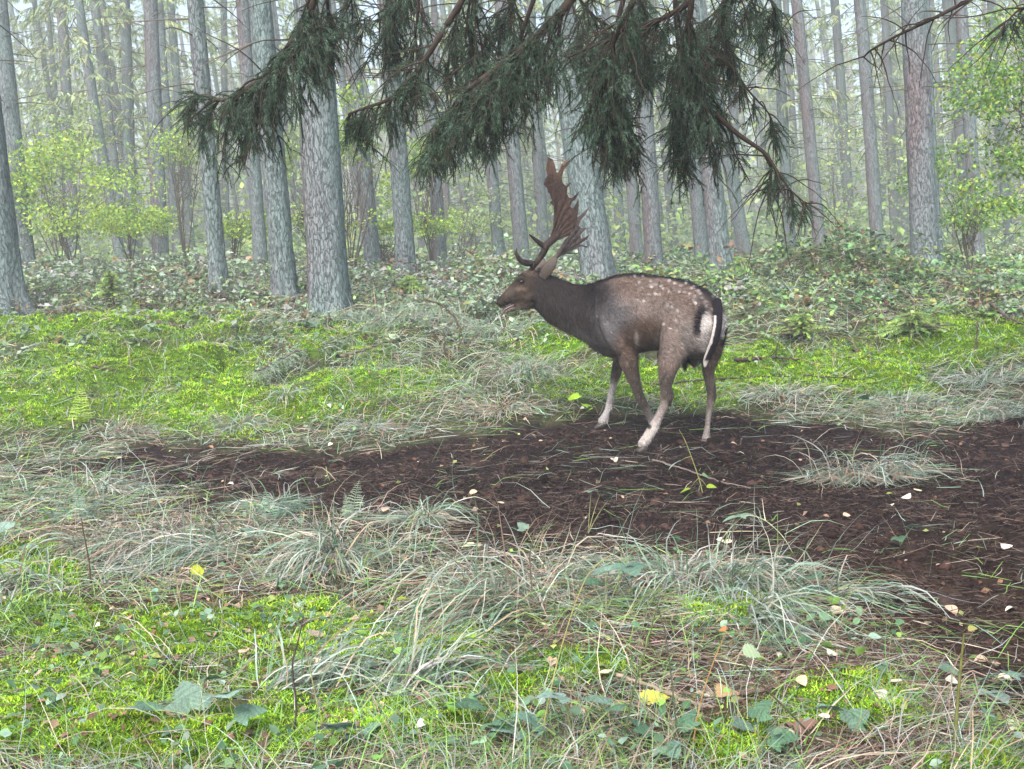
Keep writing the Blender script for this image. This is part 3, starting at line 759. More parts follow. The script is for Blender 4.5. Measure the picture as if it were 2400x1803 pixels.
TU = [
 ('big pale tussock combed down to the left, lower left foreground', 330, 1290, (.28, .12), 330, .42, 3.9, .5, .45),
 ('blue green strands of a tussock sweeping left into the moss, left foreground', 520, 1320, (.20, .06), 130, .55, 3.55, .22, .15),
 ('small upright blue green tussock among ferns at the soil edge', 640, 1195, .09, 120, .26, None, .3, .15),
 ('pale tussock with drooping ends left of the foreground centre', 790, 1330, (.10, .06), 230, .38, 4.7, .9, .35),
 ('long blue green strand bundle sweeping down left from the central tussock', 780, 1330, (.07, .04), 90, .52, 3.95, .2, .1),
 ('small fan shaped tussock at the lower soil edge, left of centre', 990, 1230, .07, 110, .30, None, .3, .25),
 ('straw coloured tussock heap in the middle of the foreground', 1255, 1390, (.16, .08), 420, .34, 4.5, 1.1, .6),
 ('long pale strands sweeping left and down below the straw coloured heap', 1180, 1440, (.16, .06), 150, .6, 3.6, .2, .25),
 ('broad grey green tussock right of the straw coloured heap', 1600, 1370, (.26, .08), 430, .30, None, .3, .25),
 ('grey green tussock with arching blades, further right in the foreground', 1730, 1400, (.10, .06), 170, .32, 5.3, .5, .2),
 ('strands fanning down right toward the green moss patch', 1770, 1480, (.06, .05), 70, .42, 5.2, .25, .1),
 ('flat strands combed right along the brown litter', 1950, 1420, (.14, .05), 80, .36, 5.75, .25, .1),
 ('lone tussock lying on the dark soil right of the buck', 2020, 1130, (.24, .07), 330, .36, 4.4, 1.3, .5),
 ('second half of the lone soil tussock, greener strands', 2090, 1110, (.14, .05), 130, .34, 5.6, .4, .12),
 ('low tussock of pale blades on the soil edge below the moss, left of centre', 870, 1010, (.14, .07), 120, .26, None, .3, .3),
 ('upright pale blades in the moss at middle left', 670, 945, .06, 60, .24, None, .4, .1),
 ('arched straw blades on the upper soil edge at left', 290, 1030, (.2, .05), 130, .34, .3, .7, .5),
 ('tall pale grass clump in front of the right edge stump', 2330, 985, (.2, .1), 330, .34, 4.2, .9, .25),
 ('pale green clump at the soil edge right of the hind hoof', 2120, 960, (.22, .08), 260, .28, None, .4, .2),
 ('pale grass clump left of the clump by the hind hoof', 1830, 935, (.26, .08), 240, .24, None, .4, .3),
 ('pale wispy grass clump behind the front leg of the buck', 1235, 880, (.22, .10), 260, .30, None, .4, .3),
 ('pale straw clump where the front hoof meets the soil', 1180, 965, (.3, .08), 260, .26, None, .5, .55),
 ('strands lying to the upper right, bottom centre', 960, 1640, (.12, .05), 130, .52, .5, .2, .2),
 ('strands sweeping right out of the bottom left moss', 700, 1640, (.12, .05), 90, .5, .65, .25, .2),
 ('wispy clump under the right hand bank moss', 2300, 900, (.3, .08), 240, .28, None, .4, .2),
 ('pale grass clump at middle left under the small fern', 560, 1010, (.2, .06), 130, .26, None, .4, .3),
 ('frosty pale clump above the soil at far left', 230, 1160, (.22, .07), 220, .28, None, .4, .15),
 ('drooping clump at the left picture edge in the foreground', 60, 1400, (.18, .08), 160, .36, 4.0, .5, .3),
 ('pale clump under the muzzle of the buck', 1180, 790, (.35, .15), 300, .36, None, .4, .2),
 ('grey green clump in the moss below the thickest trunk', 860, 770, (.3, .15), 280, .36, None, .4, .15),
]
for i, t in enumerate(TU): tussock(*t, seed=500 + i)

def build_litter():
    rng = np.random.default_rng(44)
    # needles, straws and twigs lying on soil and brown ground
    x, y, z = scatter(230000, 2.1, 8.6, rng, 1.3, .56)
    soil, m, br, u, v, d = regions(x, y, z)
    pz = .75 * soil + .95 * br + (.4 - .25 * (u < 1500)) * (1 - m) * (1 - soil)
    pz = pz * (.4 + .75 * smooth(-.4, .4, fbm(x * 4, y * 4, 0, 93)))
    pz = pz * (1 - .55 * soil * smooth(1180, 1000, v))
    k = pz > rng.uniform(.05, 1.2, len(x)); x, y, z, soil, d, br = (a[k] for a in (x, y, z, soil, d, br)); N = len(x)
    az = rng.uniform(0, 6.28, N)
    L = rng.uniform(.02, .13, N) * rng.uniform(.5, 1, N)
    D = np.stack([np.cos(az), np.sin(az), rng.normal(.05, .18, N)], 1)
    q = paths(np.stack([x, y, z + .003 + rng.uniform(0, .014, N)], 1), D, L, 3, .2, .12, rng)
    c = pal([(.14, .095, .080), (.105, .075, .066), (.20, .155, .13), (.27, .215, .185), (.080, .052, .048)], N, rng, .3) * (1 - .6 * soil[:, None])
    V, F, C = ribbons(q, np.full((N, 3), 1.) * (np.clip(.0012 + .0002 * d, 0, .0028) * rng.uniform(.5, 1.5, N))[:, None], side_of(q, rng, 1.), c)
    o = Pile().add(V, F, C).build('needle_litter', M_litter); tag(o, 'brown spruce needles and straws strewn over the soil', None, None, 'stuff')
    # clods
    x, y, z = scatter(42000, 3.0, 8.0, rng, 1.2, .56)
    soil, m, br, u, v, d = regions(x, y, z)
    k = np.maximum(soil, .5 * br) > rng.uniform(.3, 1.3, len(x)); x, y, z = x[k], y[k], z[k]; N = len(x)
    bm = bmesh.new(); bmesh.ops.create_icosphere(bm, subdivisions=1, radius=1)
    TV = np.array([v.co[:] for v in bm.verts]); TF = np.array([[v.index for v in f.verts] for f in bm.faces]); bm.free()
    TV = TV * (1 + .35 * rng.normal(0, 1, (len(TV), 1)))
    s = (rng.gamma(1.5, .0033, N) * np.where(rng.uniform(0, 1, N) < .05, 2.1, 1))[:, None] * np.array([[1.3, 1.0, .6]]) + .002
    V, F, C = inst(TV, TF, np.stack([x, y, z + .001], 1), frames(rng.normal(0, .4, (N, 3)) + [0, 0, 1], rng.uniform(0, 6.28, N)), s, pal([(.030, .020, .018), (.020, .013, .012), (.045, .028, .024)], N, rng, .3))
    o = Pile().add(V, F, C).build('soil_clods', M_litter); tag(o, 'dark crumbs and clods of churned earth', None, None, 'stuff')
    # small pale debris and leaf bits everywhere
    x, y, z = scatter(9000, 2.1, 9.5, rng, 1.2, .56)
    sl = regions(x, y, z)[0]; kk = rng.uniform(0, 1, len(x)) > .85 * sl; x, y, z = x[kk], y[kk], z[kk]; N = len(x)
    c = pal([(.22, .14, .10), (.15, .09, .06), (.30, .23, .17), (.12, .075, .055), (.20, .25, .08)], N, rng, .3)
    V, F, C = inst(LF3[0], LF3[1], np.stack([x, y, z + .01], 1), frames(rng.normal(0, .45, (N, 3)) + [0, 0, 1], rng.uniform(0, 6.28, N)), rng.uniform(.012, .035, N), c)
    o = Pile().add(V, F, C).build('leaf_litter', M_litter); tag(o, 'tiny brown leaf scraps lying all over the ground', None, None, 'stuff')
build_litter()

def herbs():
    rng = np.random.default_rng(46); x, y, z = scatter(2000, 2.1, 9.5, rng, 1.1, .56)
    soil, m, br, u, v, d = regions(x, y, z)
    k = (soil < .3) & (fbm(x * 2.4, y * 2.4, 0, 96) + .25 * (v > 1450) > rng.uniform(-.3, .45, len(x))); x, y, z = x[k], y[k], z[k]
    rep = 4; x = np.repeat(x, rep) + rng.normal(0, .025, len(x) * rep); y = np.repeat(y, rep) + rng.normal(0, .025, len(y) * rep); z = H0(x, y); N = len(x)
    V, F, C = inst(LF5[0], LF5[1], np.stack([x, y, z + rng.uniform(.02, .09, N)], 1), frames(rng.normal(0, .5, (N, 3)) + [0, 0, 1], rng.uniform(0, 6.28, N)), rng.uniform(.012, .036, N),
                   pal([(.10, .20, .11), (.14, .25, .15), (.08, .16, .09), (.15, .28, .06), (.20, .29, .23)], N, rng, .25))
    o = Pile().add(V, F, C).build('low_herbs', M_leaf); tag(o, 'small low green herb leaves between grass and moss', None, None, 'stuff')
herbs()
# pale fallen leaves one can pick out
FL = [(8, 1108), (278, 1072), (440, 1108), (760, 1128), (620, 1110), (388, 1190), (1108, 1158), (772, 970), (775, 1050), (1175, 1190), (1185, 1040), (1440, 1078), (1365, 965), (1600, 958),
      (1722, 1046), (1735, 1070), (2125, 1180), (2150, 1147), (1985, 1210), (2085, 1198), (2360, 1295), (1960, 1450), (2230, 1435), (2370, 1420), (1688, 1277), (1705, 1278), (575, 1555), (1285, 1485),
      (1150, 1480), (740, 1585), (640, 1380), (225, 1485), (990, 1752), (1420, 1605), (2300, 1540), (1840, 1560), (1950, 1550), (2100, 1640), (1880, 1640), (2060, 1665), (1648, 1648), (1845, 1745),
      (2290, 1700), (2380, 1735), (1930, 1720), (1100, 1290), (905, 1200), (540, 1140), (1850, 1405), (1570, 1290), (2140, 1460), (2350, 1595), (2230, 1620), (560, 1250), (375, 1250), (700, 1300)]
_fl = []
for k in range(4):
    Vt, Ft = leaf_tpl('oval', 7, .12 + .1 * k, .5 * (k - 1.5))
    o = mesh_np('fallen_leaf', Vt * [1.2, 1, 1] - [0, .5, 0], [Ft], M_litter, np.repeat([[(.62, .58, .50), (.55, .50, .34), (.50, .36, .27), (.58, .56, .44)][k]], len(Vt), 0), None, True); _fl.append(o.data); bpy.data.objects.remove(o)
gp = G([a[0] for a in FL], [a[1] for a in FL])
for k, p in enumerate(gp):
    o = bpy.data.objects.new('fallen_leaf', _fl[k % 4]); link(o); o.location = Vector(p) + Vector((0, 0, .018))
    o.rotation_euler = (random.uniform(-.35, .35), random.uniform(-.35, .35), random.uniform(0, 6.28)); s = random.uniform(.032, .05); o.scale = (s, s, s)
    tag(o, 'small pale dry leaf lying loose on the ground', 'leaf', 'pale fallen leaves')
def one_leaf(name, label, u, v, h, size, colr, seed, cat='leaf', tilt=None, mat=None, n=LFT):
    o = mesh_np(name, n[0] - [0, .5, 0], [n[1]], mat or M_leaf, np.repeat([colr], len(n[0]), 0) * (1 + .12 * np.sin(np.arange(len(n[0])) * 2.3))[:, None], None, True)
    p = G(u, v)[0]; rn = random.Random(seed)
    o.location = Vector(p) + Vector((0, 0, h)); o.scale = (size,) * 3
    o.rotation_euler = tilt or (rn.uniform(.1, .6), rn.uniform(-.3, .3), rn.uniform(0, 6.28))
    return tag(o, label, cat)
one_leaf('fallen_leaf', 'bright yellow leaf with a pale rim lying flat near the bottom, right of centre', 1535, 1668, .03, .075, (.58, .55, .10), 1)
one_leaf('fallen_leaf', 'yellow green leaf standing on the blue green strands at left', 465, 1372, .05, .06, (.42, .46, .04), 2)
one_leaf('fallen_leaf', 'yellow green leaf in the grass at centre left foreground', 945, 1455, .05, .05, (.42, .50, .05), 3)
one_leaf('fallen_leaf', 'tan curled leaf among twigs at the bottom, right of centre', 1700, 1690, .03, .075, (.48, .32, .17), 4)
one_leaf('fallen_leaf', 'dark pinkish brown leaf at the bottom right of centre', 1890, 1740, .03, .06, (.26, .15, .12), 5)
one_leaf('fallen_leaf', 'lime green leaf near the bottom beside the yellow stem', 810, 1655, .05, .06, (.28, .40, .03), 6)
one_leaf('fallen_leaf', 'rusty brown leaf in the moss of the left foreground', 520, 1595, .02, .04, (.25, .11, .05), 7)
one_leaf('fallen_leaf', 'pink beige leaf caught in the moss at centre', 735, 1525, .03, .07, (.5, .38, .3), 8)

# ------------------------------------------------------------------ leafy plants of the foreground
LG = [(.13, .23, .17), (.17, .27, .21), (.09, .18, .11), (.22, .33, .28)]
def tri(c):
    """a leaf of three toothed leaflets"""
    pl = []; F = []; n = len(LFT[0]); C = []
    for k, (a, s, oy) in enumerate(((0, 1, .12), (1.15, .74, 0), (-1.15, .74, 0))):
        V = LFT[0] * s; ca, sa = math.cos(a), math.sin(a)
        V = np.stack([V[:, 0] * ca - V[:, 1] * sa, V[:, 0] * sa + V[:, 1] * ca + oy, V[:, 2] + .02 * k], 1); pl.append(V); F.append(LFT[1] + k * n)
        C.append(np.repeat(np.asarray(c)[None], n, 0) * (1 + .2 * np.cos(np.arange(n) * 1.9))[:, None] * (1, .85, 1.12)[k])
    return np.concatenate(pl), np.concatenate(F), np.concatenate(C)
def leafy_plant(label, u, v, leaves, stem_from=None, cols=LG, seed=0, name='bramble_plant', stem_col=(.20, .22, .11), sr=.0022):
    """leaves: list of (du px, dv px, height above ground px-ish size m, colour index)"""
    rn = random.Random(seed); base = G(u, v)[0]
    d = float(proj(base)[2]); e = empty(name, base, label, 'plant')
    for (du, dv, size, ci) in leaves:
        tip = P(u + du, v + dv, d + rn.uniform(-.06, .06)); tip[2] = max(tip[2], float(H0(tip[0], tip[1])) + .03)
        rel = tip - base
        t = np.linspace(0, 1, 7)[:, None]
        pts = rel * t + np.array([0, 0, .25 * np.linalg.norm(rel)]) * (t * (1 - t))
        V, F, C = tubes(pts[None], np.linspace(sr, sr * .5, 7)[None], np.array([stem_col]), 5)
        Pile().add(V, F, C).build('stem', M_wood, e, True)
        c = np.array(cols[ci % len(cols)]) * rn.uniform(.85, 1.15)
        col = np.repeat(c[None], len(LFT[0]), 0) * (1 + .15 * np.cos(np.arange(len(LFT[0])) * 1.9))[:, None]
        LV, LFc, col = tri(c) if size < .2 else (LFT[0], LFT[1], col)
        o = mesh_np('leaf', LV, [LFc], M_bramble, col, e, True)
        az = math.atan2(rel[1], rel[0]) - math.pi / 2 + rn.uniform(-.9, .9)
        o.location = Vector(pts[-1]); o.rotation_euler = (rn.uniform(-.15, .75), rn.uniform(-.4, .4), az); o.scale = (size * .78, size * .66, size * .66)
    return e
LP = [
 ('large grey green bramble plant at the bottom left with broad toothed leaves', 470, 1745, [(-110, -80, .11, 0), (-20, -85, .12, 1), (60, -115, .12, 3), (10, -150, .09, 2), (-140, -40, .08, 2), (90, -70, .09, 0), (-60, -30, .09, 1)]),
 ('single round crinkled blue green leaf near the bottom, left of centre', 800, 1765, [(0, -55, .12, 3), (50, -25, .07, 0)]),
 ('drooping fresh green leaf pair at the bottom centre', 1120, 1780, [(-20, -120, .09, 2), (25, -80, .12, 2)]),
 ('bluish bramble leaves on upright stems, bottom right of centre', 1350, 1775, [(-30, -140, .09, 3), (40, -130, .10, 1), (-90, -80, .09, 0), (80, -110, .08, 2), (-140, -60, .09, 3)]),
 ('bramble sprig with three pale leaves above the straw coloured heap', 1420, 1450, [(0, -110, .11, 1), (50, -125, .12, 0), (-30, -80, .09, 2)]),
 ('small bramble seedling with drooping leaf trio on the dark soil', 1378, 1240, [(30, -85, .085, 2), (8, -90, .06, 1), (50, -70, .06, 0)]),
 ('small green plant at the left of the soil edge near the centre bottom', 1250, 1270, [(-20, -30, .06, 1), (25, -35, .06, 2)]),
 ('arching bramble shoot tip with pale leaf at its top, right of centre', 1665, 1310, [(70, -100, .075, 1), (85, -95, .06, 3)]),
 ('bramble shoot with dark and pale leaves beside the brown litter', 1860, 1400, [(-45, -115, .09, 2), (-10, -80, .07, 1), (35, -50, .10, 2), (50, -20, .09, 0), (-60, -85, .06, 3)]),
 ('two small round leaves standing on the brown soil at right', 2110, 1290, [(30, -55, .07, 1), (-5, -30, .06, 2)]),
 ('crinkled leaf at the left edge above the mossy foreground', 60, 1330, [(0, -45, .10, 1), (-45, -90, .08, 3)]),
 ('dark green leaf hanging above the soil edge grass at right', 2005, 985, [(15, -50, .10, 2)]),
 ('leaves at the lower right corner of the foreground', 2230, 1640, [(0, -50, .07, 1), (60, -10, .08, 2), (130, -60, .08, 1), (90, 60, .09, 3)]),
 ('bright green leaves on the bottom edge right of the orange stem', 1560, 1790, [(-40, -70, .09, 2), (40, -80, .09, 2), (0, -40, .08, 0)]),
 ('blue green leaf cluster at the bottom between the orange stem and the moss patch', 1780, 1790, [(-30, -80, .08, 1), (30, -60, .08, 2), (-5, -110, .07, 2)]),
 ('blue green leaf shoots at the lower right moss patch', 1960, 1745, [(0, -80, .09, 1), (30, -40, .08, 0)]),
 ('pale leaf group at middle left beside the brown dip in the moss', 800, 1010, [(-25, -30, .07, 3), (25, -45, .08, 1), (45, -20, .07, 0), (-60, -25, .07, 1)]),
 ('leaf pair on the soil edge at centre bottom, half in the grass', 1080, 1700, [(-10, -40, .08, 2), (40, -70, .07, 1)]),
 ('pale leaves among the grass at left below the soil', 620, 1290, [(-30, -40, .06, 1), (20, -50, .05, 3)]),
]
for i, a in enumerate(LP): leafy_plant(*a, seed=40 + i)
leafy_plant('bright lime green leafy plant at the soil edge left of the front hoof', 1345, 985, [(-25, -30, .09, 0), (0, -50, .10, 1), (22, -35, .09, 0), (35, -12, .08, 2), (-10, -15, .09, 2)],
            cols=[(.26, .48, .03), (.32, .55, .04), (.22, .42, .03)], seed=90)
def sprig(label, stem_px, leaves, seed, col=(.24, .26, .10), r=.003, name='plant_sprig', d=None, cat='plant'):
    """a thin stem given by photograph points (first at the ground) with leaves at (index, du, dv, size, colour)"""
    base = G(*stem_px[0])[0]; d0 = float(proj(base)[2]) if d is None else d
    pts = np.array([base] + [P(a, b, d0 - .02 * k) for k, (a, b) in enumerate(stem_px[1:], 1)])
    tt = np.linspace(0, len(pts) - 1, len(pts) * 5); q = np.stack([np.interp(tt, np.arange(len(pts)), pts[:, k]) for k in range(3)], 1)
    kk = np.ones(5) / 5; qs = np.stack([np.convolve(np.pad(q[:, k], 2, 'edge'), kk, 'valid') for k in range(3)], 1); qs[0] = q[0]
    e = empty(name, base, label, cat)
    V, F, C = tubes((qs - base)[None], np.linspace(r, r * .45, len(qs))[None], np.array([col]), 6)
    Pile().add(V, F, C).build('stem', M_wood, e, True); rn = random.Random(seed)
    for (i, du, dv, size, c) in leaves:
        p = P(stem_px[i][0] + du, stem_px[i][1] + dv, d0 - .02 * i); a = pts[i]
        V, F, C = tubes(np.stack([a, (a + p) / 2 + [0, 0, .004], p])[None] - base, np.array([[r * .5, r * .4, r * .3]]), np.array([col]), 4)
        Pile().add(V, F, C).build('leaf_stalk', M_wood, e)
        o = mesh_np('leaf', LFT[0], [LFT[1]], M_leaf, np.repeat([c], len(LFT[0]), 0) * (1 + .12 * np.cos(np.arange(len(LFT[0])) * 1.9))[:, None], e, True)
        o.location = Vector(p - base); o.rotation_euler = (rn.uniform(-.5, .3), rn.uniform(-.5, .5), math.atan2(.3, du + .01) - math.pi / 2 + rn.uniform(-.4, .4)); o.scale = (size * 1.1, size, size)
    return e
sprig('tall thin sprig below the hind hooves, one pale leaf left and two lime leaves low', [(1648, 1165), (1638, 1120), (1620, 1070), (1605, 1030), (1590, 1005)],
      [(2, -25, 10, .07, (.42, .52, .44)), (1, -20, 25, .05, (.30, .45, .04)), (1, 18, 20, .045, (.32, .46, .05)), (1, 8, -8, .04, (.2, .36, .16))], 1)
sprig('tall thin olive stem standing alone at the lower right', [(2236, 1775), (2243, 1660), (2252, 1560), (2260, 1478)], [(3, 8, -4, .02, (.3, .3, .1))], 2, (.13, .14, .05), .0045)
sprig('yellow stem leaning right over the straw coloured heap', [(1262, 1775), (1300, 1570), (1345, 1420), (1382, 1335), (1440, 1295)], [], 3, (.26, .25, .10), .0020)
sprig('orange red stem leaning right near the bottom', [(1622, 1775), (1640, 1650), (1668, 1560), (1705, 1475)], [(3, -2, -2, .02, (.4, .2, .08))], 4, (.30, .19, .08), .0022)
sprig('orange twig crossing the tip of the leaning orange stem', [(1690, 1535), (1730, 1490), (1768, 1448)], [], 5, (.24, .15, .10), .0018)
sprig('dark green thin stem left of the orange stem, leaning right', [(1455, 1775), (1480, 1630), (1520, 1500), (1545, 1400)], [], 6, (.07, .10, .04), .0026)
sprig('dark thin stem bending left right of the orange stem group', [(1592, 1775), (1575, 1600), (1560, 1480), (1530, 1390)], [], 7, (.06, .08, .05), .0024)
sprig('dark fallen looking stem running down right to the bottom edge', [(1940, 1775), (1860, 1680), (1770, 1590), (1730, 1530)], [(3, 10, -8, .045, (.3, .4, .25))], 8, (.06, .065, .035), .003)
sprig('thin yellow stem beside the round crinkled leaf', [(770, 1755), (745, 1660), (725, 1560), (712, 1500)], [], 9, (.24, .26, .10), .0018)
sprig('crooked dark twig standing in the left foreground', [(690, 1740), (697, 1660), (682, 1560), (700, 1500), (712, 1440)], [], 10, (.055, .045, .045), .0032)
sprig('thin dark seedling twig at the left with needle tuft top', [(215, 1385), (208, 1310), (196, 1250), (190, 1210)], [], 11, (.08, .055, .045), .0035)
sprig('arched thin green shoot right of centre, curving down to the right', [(1660, 1310), (1700, 1250), (1745, 1205), (1790, 1215), (1835, 1255), (1860, 1300)], [(2, -10, 5, .07, (.24, .38, .27))], 12, (.28, .33, .20), .0026)
sprig('thin green stalk on the soil edge right of centre', [(1820, 1350), (1823, 1270), (1822, 1190)], [], 13, (.15, .22, .08), .002)
sprig('thin stalk with a bent leaf in the grass at left', [(430, 1480), (418, 1380), (400, 1300)], [], 14, (.2, .2, .1), .002)
sprig('thin pale stem standing left of the crooked twig', [(505, 1620), (520, 1500), (522, 1400), (530, 1330)], [], 15, (.17, .22, .10), .002)

# ------------------------------------------------------------------ ferns
def fern(label, u, v, fronds, col, seed):
    """fronds: (du, dv) tips in px"""
    rn = np.random.default_rng(seed); base = G(u, v)[0]; d = float(proj(base)[2]); e = empty('fern', base, label, 'fern')
    for (du, dv) in fronds:
        tip = P(u + du, v + dv, d + rn.uniform(-.05, .05)) - base
        n = 18; t = np.linspace(0, 1, n)[:, None]
        pts = tip * t + np.array([0, 0, .3 * np.linalg.norm(tip)]) * (t * (1 - t)); L = np.linalg.norm(tip)
        pl = Pile(); V, F, C = tubes(pts[None], np.linspace(.0025, .001, n)[None], np.array([np.array(col) * .7]), 4); pl.add(V, F, C)
        sd_ = np.cross(tip, [0, .6, 1.]); sd_ /= np.linalg.norm(sd_)
        for s in (-1, 1):
            P0 = pts[2:-1]; k = np.linspace(1, .12, len(P0)) * L * .34
            D = sd_ * s + tip / L * .45 + rn.normal(0, .12, P0.shape)
            q = paths(P0, D, k, 5, .6, .03, rn)
            W = k[:, None] * np.array([[.08, .13, .10, .07, .01]])
            V, F, C = ribbons(q, W, np.repeat((tip / L)[None], len(P0), 0), pal([col], len(P0), rn, .12)); pl.add(V, F, C)
            # saw-edged pinnae
            for j in range(1, 4):
                for s2 in (-1, 1):
                    qq = paths(q[:, j], (tip / L)[None] * s2 + (q[:, j + 1] - q[:, j]) / (k[:, None] + 1e-6) * 2, k * .13, 3, .2, .03, rn)
                    V, F, C = ribbons(qq, k[:, None] * np.array([[.08, .07, .01]]), np.repeat(sd_[None], len(P0), 0), pal([col], len(P0), rn, .12)); pl.add(V, F, C)
        pl.build('frond', M_leaf, e)
fern('blue green fern spray on the lower soil edge, left of centre', 640, 1230, [(-60, -60), (-20, -85), (40, -85), (90, -50), (120, -75), (-90, -20)], (.26, .38, .30), 1)
fern('single upright fern frond rising from the soil edge', 822, 1215, [(20, -90), (-15, -60)], (.30, .40, .30), 2)
fern('frosty fern patch at far left of the soil', 190, 1230, [(-80, -60), (-10, -90), (60, -70), (110, -40), (-120, -30), (30, -50)], (.25, .38, .30), 3)
fern('small yellow green upright fern in the moss at far left', 188, 1005, [(4, -105), (-20, -60), (22, -55)], (.24, .36, .05), 4)
fern('faded fern frond lying on the soil at left', 430, 1145, [(75, -12), (50, 5)], (.42, .44, .36), 5)
fern('pale fern at the upper soil edge left of the buck', 940, 1035, [(35, -45), (-15, -35), (60, -20)], (.36, .46, .36), 6)
fern('dark fern clump at the left edge of the foreground', 40, 1470, [(60, -60), (-20, -70), (90, -20)], (.10, .20, .07), 7)
fern('grey fern spray in the bank below the thickest trunk', 870, 770, [(-50, -60), (30, -70), (70, -40)], (.22, .32, .24), 8)

# ------------------------------------------------------------------ dead wood
def stick(label, px, r, seed, h=.03, col=(.075, .058, .050), twigs=5, name='dead_stick', lift=None, needles=0):
    pts = G([a for a, b in px], [b for a, b in px], False)
    if lift is not None:
        d0 = float(proj(pts[0])[2]); pts = np.array([P(a, b, d0) for a, b in px])
    pts[:, 2] += h
    rn = np.random.default_rng(seed)
    tt = np.linspace(0, len(pts) - 1, 8 * len(pts)); q = np.stack([np.interp(tt, np.arange(len(pts)), pts[:, k]) for k in range(3)], 1)
    if lift is not None:
        kk = np.ones(7) / 7; q = np.stack([np.convolve(np.pad(q[:, k], 3, 'edge'), kk, 'valid') for k in range(3)], 1)
    q += rn.normal(0, r * .35, q.shape)
    pl = Pile(); V, F, C = tubes((q - pts[0])[None], np.linspace(r, r * .45, len(q))[None], np.array([col]), 7); pl.add(V, F, C)
    o = pl.build(name, M_wood, None, True); o.location = Vector(pts[0]); tag(o, label, 'stick')
    if twigs:
        n = twigs; i = rn.integers(2, len(q) - 1, n); D = rn.normal(0, 1, (n, 3)) + [0, 0, .4]
        V, F, C = tubes(paths(q[i] - pts[0], D, rn.uniform(.04, .16, n), 4, .3, .1, rn), np.array([[.4, .3, .2, .1]]) * r * np.ones((n, 1)), np.repeat([col], n, 0), 4)
        Pile().add(V, F, C).build('side_twigs', M_wood, o)['kind'] = 'stuff'
    if needles:
        i = rn.integers(0, len(q), needles); D = rn.normal(0, 1, (needles, 3)) * [1, 1, .6]
        qq = paths(q[i] - pts[0], D, rn.uniform(.05, .22, needles), 4, 1.0, .12, rn)
        V, F, C = needle_brush(qq, .014, 40, [(.22, .30, .22), (.28, .36, .28)], rn, .003); o2 = Pile().add(V, F, C).build('needles', M_needle, o)
    return o
def needle_brush(q, ln, per, cols, rng, w=.0016, down=0.0):
    """needles all round twig paths q (N,K,3); per = needles per twig"""
    N, K, _ = q.shape
    t = rng.uniform(0, K - 1.001, (N, per)); a = t.astype(int); f = (t - a)[..., None]
    ii = np.arange(N)[:, None]
    p = q[ii, a] * (1 - f) + q[ii, a + 1] * f; tg = q[ii, a + 1] - q[ii, a]; tg /= np.linalg.norm(tg, axis=-1, keepdims=True) + 1e-9
    rd = rng.normal(0, 1, p.shape); rd -= tg * np.sum(rd * tg, -1, keepdims=True); rd /= np.linalg.norm(rd, axis=-1, keepdims=True)
    D = tg * .8 + rd * .8 + np.array([0, 0, -down]); D /= np.linalg.norm(D, axis=-1, keepdims=True)
    L = ln * rng.uniform(.7, 1.25, (N, per, 1))
    s = np.cross(D, rng.normal(0, 1, p.shape)); s /= np.linalg.norm(s, axis=-1, keepdims=True) + 1e-9
    V = np.stack([p - s * w / 2, p + s * w / 2, p + D * L], 2).reshape(-1, 3)
    F = np.arange(N * per * 3).reshape(-1, 3)
    C = np.repeat(np.repeat(pal(cols, N, rng, .22), per, 0) * np.exp(rng.normal(0, .15, (N * per, 1))), 3, 0)
    return V, F, C
stick('dark knobbly stick lying on the moss at left', [(368, 767), (410, 775), (470, 780)], .022, 1)
stick('thin curved twig on the left moss bank', [(218, 872), (270, 880), (310, 892), (345, 908)], .010, 2)
stick('mossy fallen branch end pointing up right below the thickest trunk', [(790, 865), (850, 850), (932, 818)], .018, 3, .08, (.10, .10, .07), 8)
stick('dark stick lying across the bright moss right of the buck', [(1722, 862), (1765, 858), (1820, 862), (1876, 862)], .014, 4, .05, (.05, .04, .04), 6)
stick('short dark stick on the moss farther right', [(2000, 836), (2045, 838), (2070, 842)], .020, 5, .03)
stick('thin bent twig at the right picture edge above the moss', [(2320, 740), (2360, 775), (2400, 800), (2440, 815)], .012, 6, .10)
stick('rotten log end on the bank at the foot of the left trunk', [(110, 742), (160, 740), (205, 735)], .040, 7, .03, (.06, .045, .038), 3)
stick('broken dark branch piece in the brambles near the slender greenish trunk', [(480, 708), (530, 714)], .022, 8, .06)
stick('black rotten root end on the bank, left of the dark stick', [(330, 735), (365, 733), (385, 740)], .035, 9, .04, (.05, .04, .035), 3)
stick('tall thin dead twig standing in the moss at far right', [(2286, 838), (2288, 800), (2290, 750)], .009, 10, 0, (.08, .06, .05), 2, lift=1)
stick('arched dark branch bowing over the grass left of the buck', [(1088, 812), (1080, 775), (1062, 738), (1030, 712), (995, 702), (965, 705)], .011, 11, 0, (.07, .055, .045), 4, lift=1)
stick('short upright broken twig beneath the arched branch', [(1040, 840), (1042, 805), (1040, 775)], .009, 12, 0, (.07, .055, .045), 1, lift=1)
stick('fallen spruce branch with grey needles under the two-toned trunk', [(600, 905), (690, 860), (800, 830), (900, 770)], .012, 13, .10, (.12, .10, .08), 6, needles=420)
stick('fallen spruce spray with drooping grey needles inside the arch', [(900, 800), (930, 745), (985, 715), (1060, 735), (1120, 780)], .008, 14, 0.02, (.12, .10, .08), 6, lift=1, needles=420)
stick('long pale twig lying on the lower right litter', [(1450, 1610), (1640, 1690), (1700, 1700)], .006, 15, .03, (.24, .19, .15), 3)
stick('brown twig among the leaves at the bottom right', [(1700, 1665), (1800, 1655), (1920, 1625)], .007, 16, .03, (.13, .09, .08), 3)
stick('thin twig on the soil left of the ferns', [(325, 1080), (400, 1095), (440, 1115)], .008, 17, .02, (.06, .045, .04), 2)
